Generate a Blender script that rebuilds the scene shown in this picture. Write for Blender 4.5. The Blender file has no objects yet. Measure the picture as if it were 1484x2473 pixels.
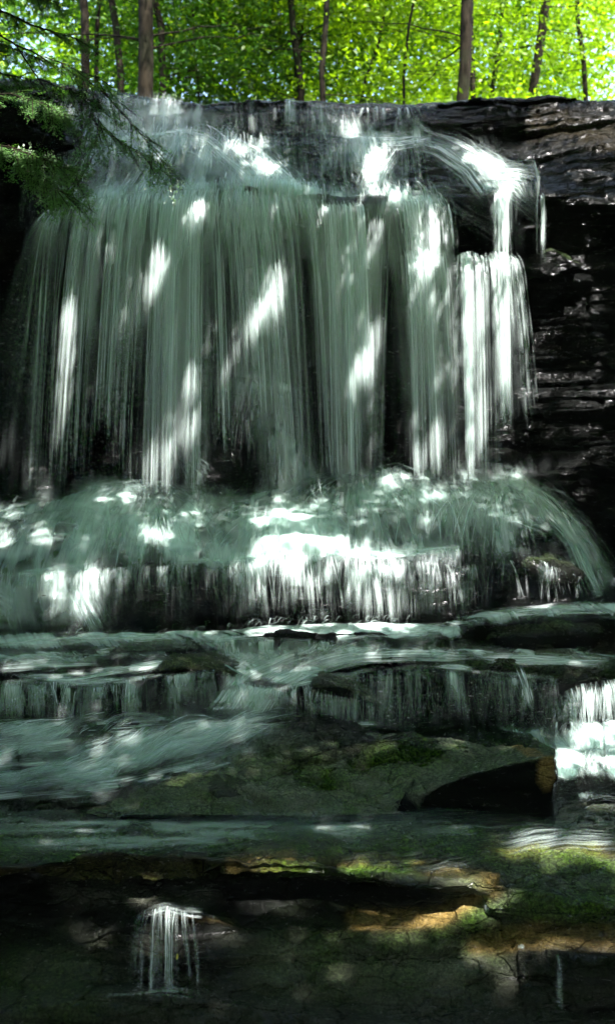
import bpy, math, random
import numpy as np
from mathutils import Vector
random.seed(7); RNG = np.random.default_rng(7)
C = bpy.context.scene.collection
SC = bpy.context.scene

# ------------------------------------------------------------------ camera, world, sun, exposure
F = 2987.0; CX, CY = 742.0, 1236.5; CAMZ = 2.6
cam = bpy.data.objects.new('camera', bpy.data.cameras.new('camera')); C.objects.link(cam)
cam.location = (0, 0, CAMZ); cam.rotation_euler = (math.radians(90), 0, 0)
cam.data.sensor_fit = 'VERTICAL'; cam.data.sensor_height = 36.0; cam.data.lens = 18.0 * F / CY
cam.data.clip_start = 0.05; cam.data.clip_end = 600
cam.data.dof.use_dof = True; cam.data.dof.focus_distance = 6.0; cam.data.dof.aperture_fstop = 2.8
SC.camera = cam

SUN = Vector((0.26, -0.42, 0.87)).normalized()
S = np.array(SUN)
w = bpy.data.worlds.new('World'); SC.world = w; w.use_nodes = True
nt = w.node_tree; bg = nt.nodes['Background']
sky = nt.nodes.new('ShaderNodeTexSky'); sky.sky_type = 'NISHITA'; sky.sun_disc = False
sky.sun_elevation = math.asin(SUN.z); sky.sun_rotation = math.atan2(SUN.x, SUN.y)
sky.air_density = 1.0; sky.dust_density = 3.0; sky.ozone_density = 0.6
nt.links.new(sky.outputs[0], bg.inputs[0]); bg.inputs[1].default_value = 0.15
sl = bpy.data.lights.new('sun', 'SUN'); sl.energy = 3.7; sl.angle = math.radians(0.5); sl.color = (1.0, 0.965, 0.94)
so = bpy.data.objects.new('sun', sl); C.objects.link(so); so.location = (5, -8, 20)
so.rotation_euler = (-SUN).to_track_quat('-Z', 'Y').to_euler()
SC.view_settings.view_transform = 'Standard'; SC.view_settings.look = 'None'
SC.view_settings.exposure = 2.85; SC.view_settings.gamma = 1.0
SC.cycles.max_bounces = 8; SC.cycles.diffuse_bounces = 3; SC.cycles.glossy_bounces = 2
SC.cycles.transmission_bounces = 4; SC.cycles.transparent_max_bounces = 28
SC.cycles.use_denoising = True; SC.cycles.sample_clamp_indirect = 6
SC.cycles.use_adaptive_sampling = True; SC.cycles.adaptive_threshold = 0.03

# ------------------------------------------------------------------ helpers
def P3(x, y, Y):
    x, y, Y = np.broadcast_arrays(np.asarray(x, float), np.asarray(y, float), np.asarray(Y, float))
    return np.stack([(x - CX) / F * Y, Y, CAMZ + (CY - y) / F * Y], -1)

def hsh(ix, iy, seed):
    n = (ix.astype(np.int64) * 374761393 + iy.astype(np.int64) * 668265263 + seed * 1274126177) & 0x7fffffff
    n = ((n ^ (n >> 13)) * 1274126177) & 0x7fffffff
    n = (n ^ (n >> 16)) & 0xffff
    return n / 65535.0

def vn(x, y, seed=0):
    x = np.asarray(x, float); y = np.asarray(y, float); x, y = np.broadcast_arrays(x, y)
    ix = np.floor(x); iy = np.floor(y); fx = x - ix; fy = y - iy
    fx = fx * fx * (3 - 2 * fx); fy = fy * fy * (3 - 2 * fy)
    ix = ix.astype(np.int64); iy = iy.astype(np.int64)
    a = hsh(ix, iy, seed); b = hsh(ix + 1, iy, seed); c = hsh(ix, iy + 1, seed); d = hsh(ix + 1, iy + 1, seed)
    return (a + (b - a) * fx) * (1 - fy) + (c + (d - c) * fx) * fy

def fbm(x, y, seed=0, o=4, g=0.5):
    r = 0.0; a = 1.0; t = 0.0
    x = np.asarray(x, float); y = np.asarray(y, float)
    for i in range(o):
        r = r + a * vn(x * 2 ** i + 17.3 * i, y * 2 ** i - 9.1 * i, seed + i * 13); t += a; a *= g
    return r / t

def sst(a, b, x):
    t = np.clip((x - a) / (b - a), 0, 1); return t * t * (3 - 2 * t)

def mesh_obj(name, V, Q, mat, parent=None, uv=None, cols=None, smooth=True):
    """V (n,3); Q (m,4) or (m,3) ints; uv per vertex; cols dict name->(n,4) per vertex"""
    me = bpy.data.meshes.new(name)
    V = np.asarray(V, np.float32); Q = np.asarray(Q, np.int32); k = Q.shape[1]
    me.vertices.add(len(V)); me.vertices.foreach_set('co', V.ravel())
    me.loops.add(Q.size); me.loops.foreach_set('vertex_index', Q.ravel())
    me.polygons.add(len(Q)); me.polygons.foreach_set('loop_start', np.arange(0, Q.size, k, dtype=np.int32))
    me.polygons.foreach_set('use_smooth', np.full(len(Q), smooth))
    if uv is not None:
        l = me.uv_layers.new(name='flow'); l.data.foreach_set('uv', np.asarray(uv, np.float32)[Q.ravel()].ravel())
    for n, c in (cols or {}).items():
        a = me.color_attributes.new(n, 'FLOAT_COLOR', 'POINT'); a.data.foreach_set('color', np.asarray(c, np.float32).ravel())
    me.update(calc_edges=True); me.validate()
    me.materials.append(mat)
    o = bpy.data.objects.new(name, me); C.objects.link(o)
    if parent: o.parent = parent
    return o

def tag(o, label=None, cat=None, group=None, kind=None):
    if label: o['label'] = label
    if cat: o['category'] = cat
    if group: o['group'] = group
    if kind: o['kind'] = kind
    return o

def empty(name, loc):
    o = bpy.data.objects.new(name, None); C.objects.link(o); o.location = loc; o.empty_display_size = 0.2
    return o

def gridq(nr, nc, off=0):
    i = np.arange(nr - 1)[:, None] * nc + np.arange(nc - 1)[None, :]
    return (np.stack([i, i + 1, i + nc + 1, i + nc], -1).reshape(-1, 4) + off)

# ------------------------------------------------------------------ materials
def newmat(name):
    m = bpy.data.materials.new(name); m.use_nodes = True; m.node_tree.nodes.clear()
    return m, m.node_tree.nodes, m.node_tree.links
def nd(N, t, **k):
    n = N.new(t)
    for a, b in k.items(): setattr(n, a, b)
    return n
def math_(N, L, op, a, b=None, clamp=False):
    n = N.new('ShaderNodeMath'); n.operation = op; n.use_clamp = clamp
    for i, v in enumerate((a, b)):
        if v is None: continue
        if isinstance(v, (int, float)): n.inputs[i].default_value = v
        else: L.new(v, n.inputs[i])
    return n.outputs[0]
def mixc(N, L, f, a, b, mode='MIX'):
    n = N.new('ShaderNodeMix'); n.data_type = 'RGBA'; n.blend_type = mode
    for i, v in ((0, f), (6, a), (7, b)):
        if isinstance(v, (int, float)): n.inputs[i].default_value = v
        elif isinstance(v, tuple): n.inputs[i].default_value = (*v, 1)
        else: L.new(v, n.inputs[i])
    return n.outputs[2]
def noise_(N, L, vec, scale, detail=4, rough=0.55, sc3=(1, 1, 1), dim='3D'):
    mp = N.new('ShaderNodeMapping'); L.new(vec, mp.inputs[0]); mp.inputs['Scale'].default_value = sc3
    n = N.new('ShaderNodeTexNoise'); L.new(mp.outputs[0], n.inputs['Vector'])
    n.inputs['Scale'].default_value = scale; n.inputs['Detail'].default_value = detail; n.inputs['Roughness'].default_value = rough
    return n.outputs[0]
def mapr(N, L, v, a, b, c=0.0, d=1.0):
    n = N.new('ShaderNodeMapRange'); L.new(v, n.inputs[0])
    for i, q in enumerate((a, b, c, d)): n.inputs[i + 1].default_value = q
    return n.outputs[0]

def rock_mat(name='wet_shale', dark=1.0):
    m, N, L = newmat(name)
    out = nd(N, 'ShaderNodeOutputMaterial'); b = nd(N, 'ShaderNodeBsdfPrincipled'); L.new(b.outputs[0], out.inputs[0])
    geo = nd(N, 'ShaderNodeNewGeometry'); pos = geo.outputs['Position']
    at = nd(N, 'ShaderNodeVertexColor', layer_name='stain_sheen'); sep = nd(N, 'ShaderNodeSeparateColor'); L.new(at.outputs[0], sep.inputs[0])
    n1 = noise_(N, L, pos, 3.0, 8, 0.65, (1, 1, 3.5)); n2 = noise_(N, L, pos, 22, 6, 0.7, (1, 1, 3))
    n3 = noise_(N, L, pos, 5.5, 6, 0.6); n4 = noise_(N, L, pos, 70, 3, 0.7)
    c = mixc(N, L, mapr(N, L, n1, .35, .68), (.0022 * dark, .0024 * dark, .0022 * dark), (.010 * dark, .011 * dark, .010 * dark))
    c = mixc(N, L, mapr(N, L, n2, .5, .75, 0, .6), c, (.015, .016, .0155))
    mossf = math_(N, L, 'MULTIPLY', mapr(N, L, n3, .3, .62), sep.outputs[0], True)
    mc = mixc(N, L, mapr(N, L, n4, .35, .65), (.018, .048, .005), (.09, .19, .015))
    c = mixc(N, L, math_(N, L, 'MULTIPLY', sep.outputs[2], mapr(N, L, n1, .3, .7, .4, 1.0), True), c, mixc(N, L, n2, (.14, .15, .105), (.34, .35, .26)))  # third channel pales the base colour in place of wet sheen
    mossf = math_(N, L, 'MULTIPLY', mossf, .85)
    c = mixc(N, L, mossf, c, mc)
    tanf = math_(N, L, 'MULTIPLY', mapr(N, L, n2, .25, .6, .35, 1), sep.outputs[1], True)
    c = mixc(N, L, tanf, c, mixc(N, L, n3, (.22, .13, .03), (.33, .24, .09)))
    L.new(c, b.inputs['Base Color'])
    r = mapr(N, L, n2, .3, .75, .09, .34); L.new(r, b.inputs['Roughness'])
    b.inputs['Specular IOR Level'].default_value = 0.3
    h = math_(N, L, 'ADD', math_(N, L, 'MULTIPLY', n1, 1.0), math_(N, L, 'MULTIPLY', n2, .8))
    h = math_(N, L, 'ADD', h, math_(N, L, 'MULTIPLY', n4, .35))
    wv = nd(N, 'ShaderNodeVectorMath', operation='MULTIPLY_ADD'); wn = nd(N, 'ShaderNodeTexNoise'); L.new(pos, wn.inputs['Vector']); wn.inputs['Scale'].default_value = 4.; wn.inputs['Detail'].default_value = 4
    L.new(wn.outputs[1], wv.inputs[0]); wv.inputs[1].default_value = (.35, .35, .2); L.new(pos, wv.inputs[2])
    mp = nd(N, 'ShaderNodeMapping'); L.new(wv.outputs[0], mp.inputs[0]); mp.inputs['Scale'].default_value = (1, 1, 2.6)
    vo = nd(N, 'ShaderNodeTexVoronoi', feature='DISTANCE_TO_EDGE'); L.new(mp.outputs[0], vo.inputs['Vector']); vo.inputs['Scale'].default_value = 3.6
    h = math_(N, L, 'ADD', h, mapr(N, L, vo.outputs['Distance'], .0, .05, 0, .55)); n6 = noise_(N, L, pos, 190, 2, .6)
    h = math_(N, L, 'ADD', h, math_(N, L, 'MULTIPLY', n6, .16))
    c = mixc(N, L, mapr(N, L, n4, .4, .6, .55, 0), c, mixc(N, L, 1.0, c, (.25, .27, .25), 'MULTIPLY')); c = mixc(N, L, mapr(N, L, n6, .55, .7, 0, .5), c, mixc(N, L, 1.0, c, (2.4, 2.4, 2.2), 'MULTIPLY')); L.new(c, b.inputs['Base Color'])
    bp = nd(N, 'ShaderNodeBump'); bp.inputs['Strength'].default_value = .9; bp.inputs['Distance'].default_value = .065
    L.new(h, bp.inputs['Height']); L.new(bp.outputs[0], b.inputs['Normal'])
    return m

def water_mat(name, col, lo=.3, hi=.72, fine=70., mid=16., vs=1.0, trans=.35, gain=1.0, warp=0.0):
    m, N, L = newmat(name)
    out = nd(N, 'ShaderNodeOutputMaterial')
    uv = nd(N, 'ShaderNodeUVMap', uv_map='flow').outputs[0]
    at = nd(N, 'ShaderNodeVertexColor', layer_name='wat'); sep = nd(N, 'ShaderNodeSeparateColor'); L.new(at.outputs[0], sep.inputs[0])
    dens, seed = sep.outputs[0], sep.outputs[1]
    cmb = nd(N, 'ShaderNodeCombineXYZ'); L.new(math_(N, L, 'MULTIPLY', seed, 37.0), cmb.inputs[2])
    va = nd(N, 'ShaderNodeVectorMath', operation='ADD'); L.new(uv, va.inputs[0]); L.new(cmb.outputs[0], va.inputs[1])
    vec = va.outputs[0]
    if warp > 0:
        wn = nd(N, 'ShaderNodeTexNoise'); L.new(vec, wn.inputs['Vector']); wn.inputs['Scale'].default_value = 5.0; wn.inputs['Detail'].default_value = 3
        vm = nd(N, 'ShaderNodeVectorMath', operation='MULTIPLY_ADD'); L.new(wn.outputs[1], vm.inputs[0])
        vm.inputs[1].default_value = (warp, warp, 0); L.new(vec, vm.inputs[2]); vec = vm.outputs[0]
    nA = noise_(N, L, vec, 1.0, 3, .6, (mid, .55 * vs, 1)); nB = noise_(N, L, vec, 1.0, 2, .6, (fine, 1.6 * vs, 1))
    nC = noise_(N, L, vec, 1.0, 3, .5, (3.2, 1.6, 1))
    s = math_(N, L, 'ADD', math_(N, L, 'MULTIPLY', nA, .5), math_(N, L, 'MULTIPLY', nB, .28))
    s = math_(N, L, 'ADD', s, math_(N, L, 'MULTIPLY', nC, .22))
    # threshold slides with density so thick water closes up and thin water breaks into threads
    s = math_(N, L, 'ADD', s, math_(N, L, 'MULTIPLY', dens, .26))
    a = mapr(N, L, s, lo + .1, hi + .1)
    a = math_(N, L, 'MULTIPLY', a, math_(N, L, 'MULTIPLY', dens, gain, True), True)
    d = nd(N, 'ShaderNodeBsdfDiffuse'); t = nd(N, 'ShaderNodeBsdfTranslucent'); g = nd(N, 'ShaderNodeBsdfGlossy')
    d.inputs[0].default_value = (*col, 1); t.inputs[0].default_value = (*col, 1); g.inputs[0].default_value = (.9, .95, 1, 1); g.inputs['Roughness'].default_value = .35
    m1 = nd(N, 'ShaderNodeMixShader'); m1.inputs[0].default_value = trans; L.new(d.outputs[0], m1.inputs[1]); L.new(t.outputs[0], m1.inputs[2])
    m2 = nd(N, 'ShaderNodeMixShader'); m2.inputs[0].default_value = .07; L.new(m1.outputs[0], m2.inputs[1]); L.new(g.outputs[0], m2.inputs[2])
    bp = nd(N, 'ShaderNodeBump'); bp.inputs['Strength'].default_value = .5; bp.inputs['Distance'].default_value = .03
    L.new(s, bp.inputs['Height'])
    for q in (d, t, g): L.new(bp.outputs[0], q.inputs['Normal'])
    tr = nd(N, 'ShaderNodeBsdfTransparent'); m3 = nd(N, 'ShaderNodeMixShader')
    L.new(a, m3.inputs[0]); L.new(tr.outputs[0], m3.inputs[1]); L.new(m2.outputs[0], m3.inputs[2])
    L.new(m3.outputs[0], out.inputs[0])
    return m

def leaf_mat(name, c1, c2, trans=.55, gloss=.015):
    m, N, L = newmat(name)
    out = nd(N, 'ShaderNodeOutputMaterial')
    geo = nd(N, 'ShaderNodeNewGeometry')
    n1 = noise_(N, L, geo.outputs['Position'], .9, 3, .6)
    f = math_(N, L, 'ADD', math_(N, L, 'MULTIPLY', geo.outputs['Random Per Island'], .6), math_(N, L, 'MULTIPLY', n1, .5), True)
    c = mixc(N, L, f, c1, c2)
    d = nd(N, 'ShaderNodeBsdfDiffuse'); t = nd(N, 'ShaderNodeBsdfTranslucent'); g = nd(N, 'ShaderNodeBsdfGlossy'); g.inputs['Roughness'].default_value = .4
    L.new(c, d.inputs[0]); L.new(mixc(N, L, 1.0, c, (1.5, 1.5, .75), 'MULTIPLY'), t.inputs[0])
    m1 = nd(N, 'ShaderNodeMixShader'); m1.inputs[0].default_value = trans; L.new(d.outputs[0], m1.inputs[1]); L.new(t.outputs[0], m1.inputs[2])
    m2 = nd(N, 'ShaderNodeMixShader'); m2.inputs[0].default_value = gloss; L.new(m1.outputs[0], m2.inputs[1]); L.new(g.outputs[0], m2.inputs[2])
    L.new(m2.outputs[0], out.inputs[0]); return m

def bark_mat(name, c1, c2):
    m, N, L = newmat(name)
    out = nd(N, 'ShaderNodeOutputMaterial'); b = nd(N, 'ShaderNodeBsdfPrincipled'); L.new(b.outputs[0], out.inputs[0])
    geo = nd(N, 'ShaderNodeNewGeometry'); n = noise_(N, L, geo.outputs['Position'], 14, 6, .7, (1, 1, .2)); n2 = noise_(N, L, geo.outputs['Position'], 2.5, 4, .6)
    c = mixc(N, L, mapr(N, L, n, .35, .65), c1, c2); c = mixc(N, L, mapr(N, L, n2, .5, .7, 0, .5), c, (.012, .018, .006))
    L.new(c, b.inputs['Base Color']); b.inputs['Roughness'].default_value = .9; b.inputs['Specular IOR Level'].default_value = .08
    bp = nd(N, 'ShaderNodeBump'); bp.inputs['Distance'].default_value = .02; L.new(n, bp.inputs['Height']); L.new(bp.outputs[0], b.inputs['Normal'])
    return m

M_ROCK = rock_mat()
WCOL = (.70, .87, .80)
M_FALL = water_mat('falling_water', WCOL, lo=.40, hi=.66, fine=75., mid=20.)
M_FILM = water_mat('running_water', WCOL, lo=.50, hi=.74, fine=80., mid=26., vs=1.9, warp=.03)
M_MIST = water_mat('soft_foam', WCOL, lo=.34, hi=.78, fine=60., mid=20., vs=1.6, warp=.03)
M_THREAD = water_mat('water_threads', (.76, .89, .84), lo=.05, hi=.45, fine=20., mid=5., vs=2.0)
M_SPRAY = water_mat('spray', (.66, .86, .78), lo=.1, hi=.6, fine=20., mid=5., vs=2.0)
M_BARK = bark_mat('bark', (.006, .005, .003), (.018, .014, .008))
M_BARKD = bark_mat('dark_bark', (.007, .005, .003), (.022, .017, .011))

# ------------------------------------------------------------------ the rock staircase: ridge and groove lines, front to back
# each line: image position (x:y) and depth in metres; the sheet is stretched between them
def LN(ys, Ys, jit=5.0, seed=0):
    ys = np.array(ys, float); 
    Ys = np.array(Ys, float) if not isinstance(Ys, (int, float)) else np.array([[0, Ys]], float)
    return ys, Ys, jit, seed
LINES = [
 LN([[0,2900]], 4.15, 0),                                                                                   # 0
 LN([[0,2600],[500,2580],[900,2620],[1484,2560]], 4.45, 14),                                                # 1 toe
 LN([[0,2440],[220,2400],[420,2395],[560,2430],[800,2470],[1100,2480],[1484,2470]], 4.62, 8),               # 2 small low ledge
 LN([[-300,2420],[0,2395],[250,2375],[420,2372],[560,2400],[800,2430],[1100,2440],[1484,2440]], 4.72, 8),   # 3
 LN([[-300,2350],[0,2320],[200,2270],[330,2215],[400,2190],[480,2205],[600,2240],[742,2245],[900,2248],[1050,2236],[1120,2270],[1170,2292],[1300,2300],[1484,2310]], [[0,4.9],[400,4.85],[742,4.95],[1100,4.98],[1484,4.8]], 4), # 4 lower ledge nose
 LN([[-300,2320],[0,2300],[200,2250],[330,2198],[400,2172],[480,2180],[600,2195],[742,2178],[870,2205],[960,2210],[1080,2180],[1130,2160],[1180,2200],[1300,2236],[1484,2246]], [[0,5.0],[400,4.93],[742,5.2],[960,5.1],[1100,5.15],[1484,4.98]], 3), # 5 its back
 LN([[-300,2160],[0,2125],[250,2112],[500,2112],[742,2112],[900,2130],[1050,2150],[1140,2150],[1190,2140],[1300,2165],[1484,2210]], [[0,5.2],[400,5.22],[742,5.36],[960,5.35],[1120,5.3],[1180,5.12],[1484,5.05]], 3), # 6 roof of recess
 LN([[-300,2130],[0,2104],[250,2096],[500,2096],[742,2098],[900,2116],[1050,2138],[1140,2142],[1200,2110],[1300,2130],[1484,2160]], [[0,5.05],[400,5.05],[742,5.08],[960,5.05],[1120,5.08],[1200,5.2],[1484,5.2]], 4), # 7 overhang nose
 LN([[0,2075],[500,2062],[742,2052],[900,2066],[1100,2080],[1200,2060],[1484,2075]], [[0,5.22],[742,5.3],[1484,5.45]], 5),  # 8
 LN([[0,2010],[500,2012],[742,2008],[1100,2010],[1484,2000]], [[0,5.7],[1484,5.8]], 6),                     # 9
 LN([[0,1952],[300,1962],[650,1960],[1000,1965],[1340,1950],[1484,1940]], 6.15, 6),                         # 10
 LN([[0,1925],[300,1925],[420,1895],[600,1872],[742,1830],[850,1800],[980,1800],[1200,1835],[1340,1880],[1484,1905]], [[0,6.35],[850,6.45],[1484,6.4]], 6), # 11
 LN([[0,1860],[300,1830],[500,1805],[650,1790],[742,1785],[850,1768],[1000,1780],[1200,1790],[1340,1830],[1484,1850]], 6.85, 7), # 12
 LN([[0,1745],[150,1755],[300,1740],[500,1725],[620,1745],[742,1760],[900,1762],[1100,1758],[1250,1765],[1484,1790]], 7.3, 7), # 13 foot of dark face
 LN([[0,1640],[120,1655],[250,1650],[400,1632],[520,1620],[650,1665],[742,1655],[850,1628],[1000,1614],[1150,1625],[1300,1640],[1484,1650]], 7.38, 7), # 14
 LN([[0,1610],[250,1602],[420,1582],[560,1600],[650,1620],[800,1600],[900,1585],[1100,1590],[1300,1590],[1484,1600]], 7.72, 6), # 15
 LN([[0,1590],[200,1583],[350,1560],[500,1552],[600,1540],[742,1548],[900,1537],[1000,1548],[1100,1530],[1200,1497],[1300,1482],[1484,1490]], 7.78, 5), # 16
 LN([[0,1520],[200,1532],[400,1530],[742,1520],[950,1518],[1050,1515],[1200,1475],[1300,1462],[1484,1465]], 8.02, 5), # 17 foot of lower curtain
 LN([[0,1385],[120,1385],[200,1372],[400,1368],[550,1358],[700,1330],[860,1335],[1000,1352],[1150,1370],[1260,1350],[1350,1345],[1410,1400],[1484,1445]], [[0,8.15],[200,8.2],[742,8.25],[1484,8.3]], 4), # 18
 LN([[0,1300],[200,1272],[350,1275],[500,1290],[742,1275],[900,1262],[1100,1260],[1250,1260],[1350,1290],[1420,1370],[1484,1430]], 8.6, 8), # 19
 LN([[-300,1290],[0,1255],[150,1228],[300,1198],[450,1205],[600,1228],[742,1205],[850,1165],[1000,1158],[1200,1172],[1300,1205],[1400,1300],[1484,1420]], [[0,9.15],[742,9.2],[1484,9.1]], 6), # 20 foot of wall
 LN([[0,1130],[300,1100],[742,1060],[1000,1060],[1250,1080],[1484,1140]], [[0,9.55],[500,9.6],[640,9.45],[742,9.5],[850,9.6],[1200,9.65],[1300,9.4],[1484,9.3]], 14), # 21
 LN([[0,900],[500,900],[640,905],[742,912],[900,900],[1250,905],[1484,910]], [[0,9.75],[560,9.8],[640,9.6],[742,9.6],[860,9.8],[1190,9.8],[1260,9.45],[1484,9.35]], 14), # 22
 LN([[0,640],[500,640],[742,640],[850,618],[1000,610],[1250,618],[1300,640],[1484,650]], [[0,9.85],[500,9.85],[700,9.85],[830,9.62],[1100,9.55],[1250,9.52],[1400,9.45],[1484,9.42]], 8), # 23
 LN([[-300,640],[0,572],[80,545],[130,520],[200,498],[300,486],[450,474],[600,470],[742,486],[850,495],[1000,486],[1060,484],[1150,476],[1240,462],[1350,474],[1484,482]], [[0,9.5],[200,9.35],[742,9.3],[1100,9.35],[1250,9.3],[1484,9.3]], 4), # 24 main lip
 LN([[0,470],[160,462],[300,455],[450,450],[742,455],[1000,455],[1250,445],[1484,440]], [[0,9.6],[742,9.55],[1484,9.45]], 5), # 25
 LN([[0,370],[160,360],[300,345],[440,325],[560,345],[650,372],[742,350],[900,345],[1050,352],[1160,392],[1230,425],[1350,400],[1484,370]], [[0,9.95],[742,10.0],[1200,9.8],[1484,9.6]], 5), # 26
 LN([[0,330],[160,330],[300,322],[440,315],[560,335],[742,340],[900,338],[1050,335],[1160,340],[1300,330],[1484,310]], [[0,10.1],[742,10.25],[1200,10.1],[1484,9.8]], 4), # 27
 LN([[-300,180],[0,205],[100,205],[160,218],[300,228],[420,238],[500,250],[560,240],[620,236],[690,240],[742,252],[850,262],[920,256],[1010,260],[1070,244],[1200,238],[1300,242],[1484,248]], [[0,10.1],[160,10.35],[742,10.4],[1050,10.3],[1200,10.15],[1484,10.0]], 7), # 28 top lip
 LN([[0,258]], 11.5, 0), # 29
 LN([[0,330]], 14.0, 0), # 30
]
NL = len(LINES)
def lineval(i, s):
    ys, Ys, jit, seed = LINES[i]
    def sm(tab):
        k = 9; r = 0
        for d in np.linspace(-26, 26, k): r = r + np.interp(s + d, tab[:, 0], tab[:, 1])
        return r / k
    y = sm(ys); Yd = sm(Ys)
    y = y + jit * 2 * (fbm(s / 55., i * 7.7, 31 + i, 4, .6) - .5)
    if 11 <= i <= 16: y = y + 30 * (fbm(s / 120., i * .35, 400, 4, .6) - .5)
    return y, Yd + .10 * (fbm(s / 140., i * 3.1, 77 + i, 3) - .5)

def rockmask(x, y):
    m = sst(.40, .56, fbm(x / 120. + y / 45., y / 26. - x / 400., 55, 4, .55)); k = sst(1560, 1640, y) * (1 - sst(1930, 1960, y))
    k = k * (1 - sst(1180, 1260, x)); return 1 - k * .95 * (1 - m)

def build_base(s, i0, i1, step=3.2, smoothk=2):
    """rows x cols arrays of image y and 3D position between lines i0..i1"""
    yl, Yl = zip(*[lineval(i, s) for i in range(i0, i1 + 1)])
    Ps = [P3(s, y, Y) for y, Y in zip(yl, Yl)]
    rows = []; 
    for a in range(len(Ps) - 1):
        d = np.linalg.norm(Ps[a + 1] - Ps[a], axis=1); n = max(4, int(np.percentile(d, 80) / (step / F * Ps[a][:, 1].mean())))
        for k in range(n): rows.append(Ps[a] + (Ps[a + 1] - Ps[a]) * (k / n))
    rows.append(Ps[-1]); P = np.array(rows)
    for _ in range(smoothk):
        Q = P.copy(); Q[1:-1] = (P[:-2] + 2 * P[1:-1] + P[2:]) / 4; P = Q
    return P

def normals(P):
    du = np.gradient(P, axis=1); dv = np.gradient(P, axis=0)
    n = np.cross(du, dv); n /= np.linalg.norm(n, axis=2, keepdims=True) + 1e-9
    if n[..., 1].mean() > 0 : n = -n
    return n

def strata(X, Z, Yy, h, A, seed):
    q = Z / h + .8 * vn(X * .35, Z / h * .3, seed + 6) + 1.3 * fbm(X * .45, Yy * .6, seed + 5, 3)
    k = np.floor(q); f = q - k
    def off(k):
        a = vn(X * .9 + k * 5.77, k * 17.3, seed) 
        c = np.floor(X * 1.7 / (h * 4) + hsh(k.astype(int), k.astype(int) * 0, seed + 9) * 5)
        b = hsh(c.astype(int), k.astype(int), seed + 3)
        return .6 * a + .4 * b
    e = sst(0, .08, f)
    return A * ((off(k - 1) * (1 - e) + off(k) * e) - .5) - A * .35 * sst(.8, 1., f)

def disp(P, amp=1.0):
    N = normals(P); X, Yy, Z = P[..., 0], P[..., 1], P[..., 2]
    steep = 1 - sst(.45, .9, np.abs(N[..., 2]))
    d = strata(X, Z, Yy, .23, .20, 11) + strata(X, Z, Yy, .075, .07, 23)
    d = d * (.22 + .78 * steep) * (.45 + 1.1 * fbm(X * 1.1, Z * 1.3, 19, 3)) + steep * .15 * (fbm(X * .9, Z * 1.5, 29, 4, .55) - .5)
    d = d + .10 * (fbm(X * 1.6, Yy * 1.6 + Z * 2.2, 41, 5, .55) - .5) + .045 * (fbm(X * 9, Yy * 9 + Z * 14, 51, 4, .6) - .5) 
    d = d + (1 - steep) * .05 * (fbm(X * 2.2 + Yy * 1.5, Yy * 7 , 61, 4) - .5)
    yy_ = CY - F * (P[..., 2] - CAMZ) / P[..., 1]; amp = amp * (1 + 1.3 * sst(1500, 1620, yy_) * (1 - sst(1900, 1970, yy_))) * (1 - .35 * sst(2180, 2260, yy_))
    return P + N * (d * amp)[..., None], N

def project(P):
    return CX + F * P[..., 0] / P[..., 1], CY - F * (P[..., 2] - CAMZ) / P[..., 1]

def caps(x, y, L):
    """sum of soft capsules (x0,y0,x1,y1,r,amp) laid on the ledges"""
    r = np.zeros(np.broadcast(x, y).shape)
    for x0, y0, x1, y1, rad, a in L:
        dx, dy = x1 - x0, y1 - y0; l = dx * dx + dy * dy + 1e-6
        t = np.clip(((x - x0) * dx + (y - y0) * dy) / l, 0, 1)
        d = np.hypot(x - x0 - t * dx, y - y0 - t * dy) / rad
        r = r + a * np.exp(-d * d * 1.2)
    return r

MOSS = [(700,2090,1000,2100,16,1.1),(0,2030,1100,2040,40,.5),(-100,2030,1600,2030,60,.75),(600,1900,1300,1830,60,.9),(1000,1860,700,1940,50,.6),(250,1960,600,1950,25,.9),(1150,2050,1500,2150,90,.8),(700,2320,1100,2300,90,.55),(640,2080,1000,2085,30,.9),
        (1150,2200,1484,2200,60,.7),(250,850,100,880,100,.22),(1100,1595,1484,1600,30,.5),(0,2400,150,2400,120,.4),(0,230,160,230,30,.3)]
TAN = [(0,2105,520,2092,10,.12),(560,2078,700,2072,16,1.),(860,2225,1060,2215,22,1.2),(1060,2215,1190,2150,20,1.1),(1000,2095,1180,2125,16,.8),(1150,2280,1300,2255,26,.8),(1300,2262,1500,2275,30,.6),
       (1180,2055,1500,2060,26,.35),(550,2085,960,2085,12,.3),(1290,1835,1315,1845,16,.5),(1300,300,1484,340,40,.08),(400,2200,560,2215,12,.3)]

LITE = [(-200,2010,1600,2010,60,.5),(1150,2150,1600,2150,70,.6),(650,2330,1100,2330,70,.3),(-200,1900,700,1880,60,.5),(100,2320,300,2300,60,.2),(1000,1580,1500,1590,30,.4),(600,1800,900,1880,70,.4),(0,2450,1500,2450,130,.24),(600,2300,1100,2330,60,.25),(150,2150,500,2150,30,.3)]  # paler rock areas, wet sheen painted into the base colour
COLS = np.arange(-760, 2240, 3.4)
def terrain(name, i0, i1, label):
    P = build_base(COLS, i0, i1)
    D, N = disp(P)
    x, y = project(P)
    st = np.zeros(D.shape[:2] + (4,)); st[..., 0] = np.clip(caps(x, y, MOSS), 0, 1.2); st[..., 1] = np.clip(caps(x, y, TAN), 0, 1); st[..., 3] = 1
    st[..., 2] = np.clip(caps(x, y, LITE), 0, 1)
    o = mesh_obj(name, D.reshape(-1, 3), gridq(*D.shape[:2]), M_ROCK, cols={'stain_sheen': st.reshape(-1, 4)})
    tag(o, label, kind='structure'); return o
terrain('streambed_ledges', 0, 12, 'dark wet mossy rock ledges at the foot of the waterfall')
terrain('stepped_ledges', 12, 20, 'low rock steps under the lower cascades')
terrain('cliff', 20, 30, 'black layered shale cliff behind the falling water')

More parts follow.
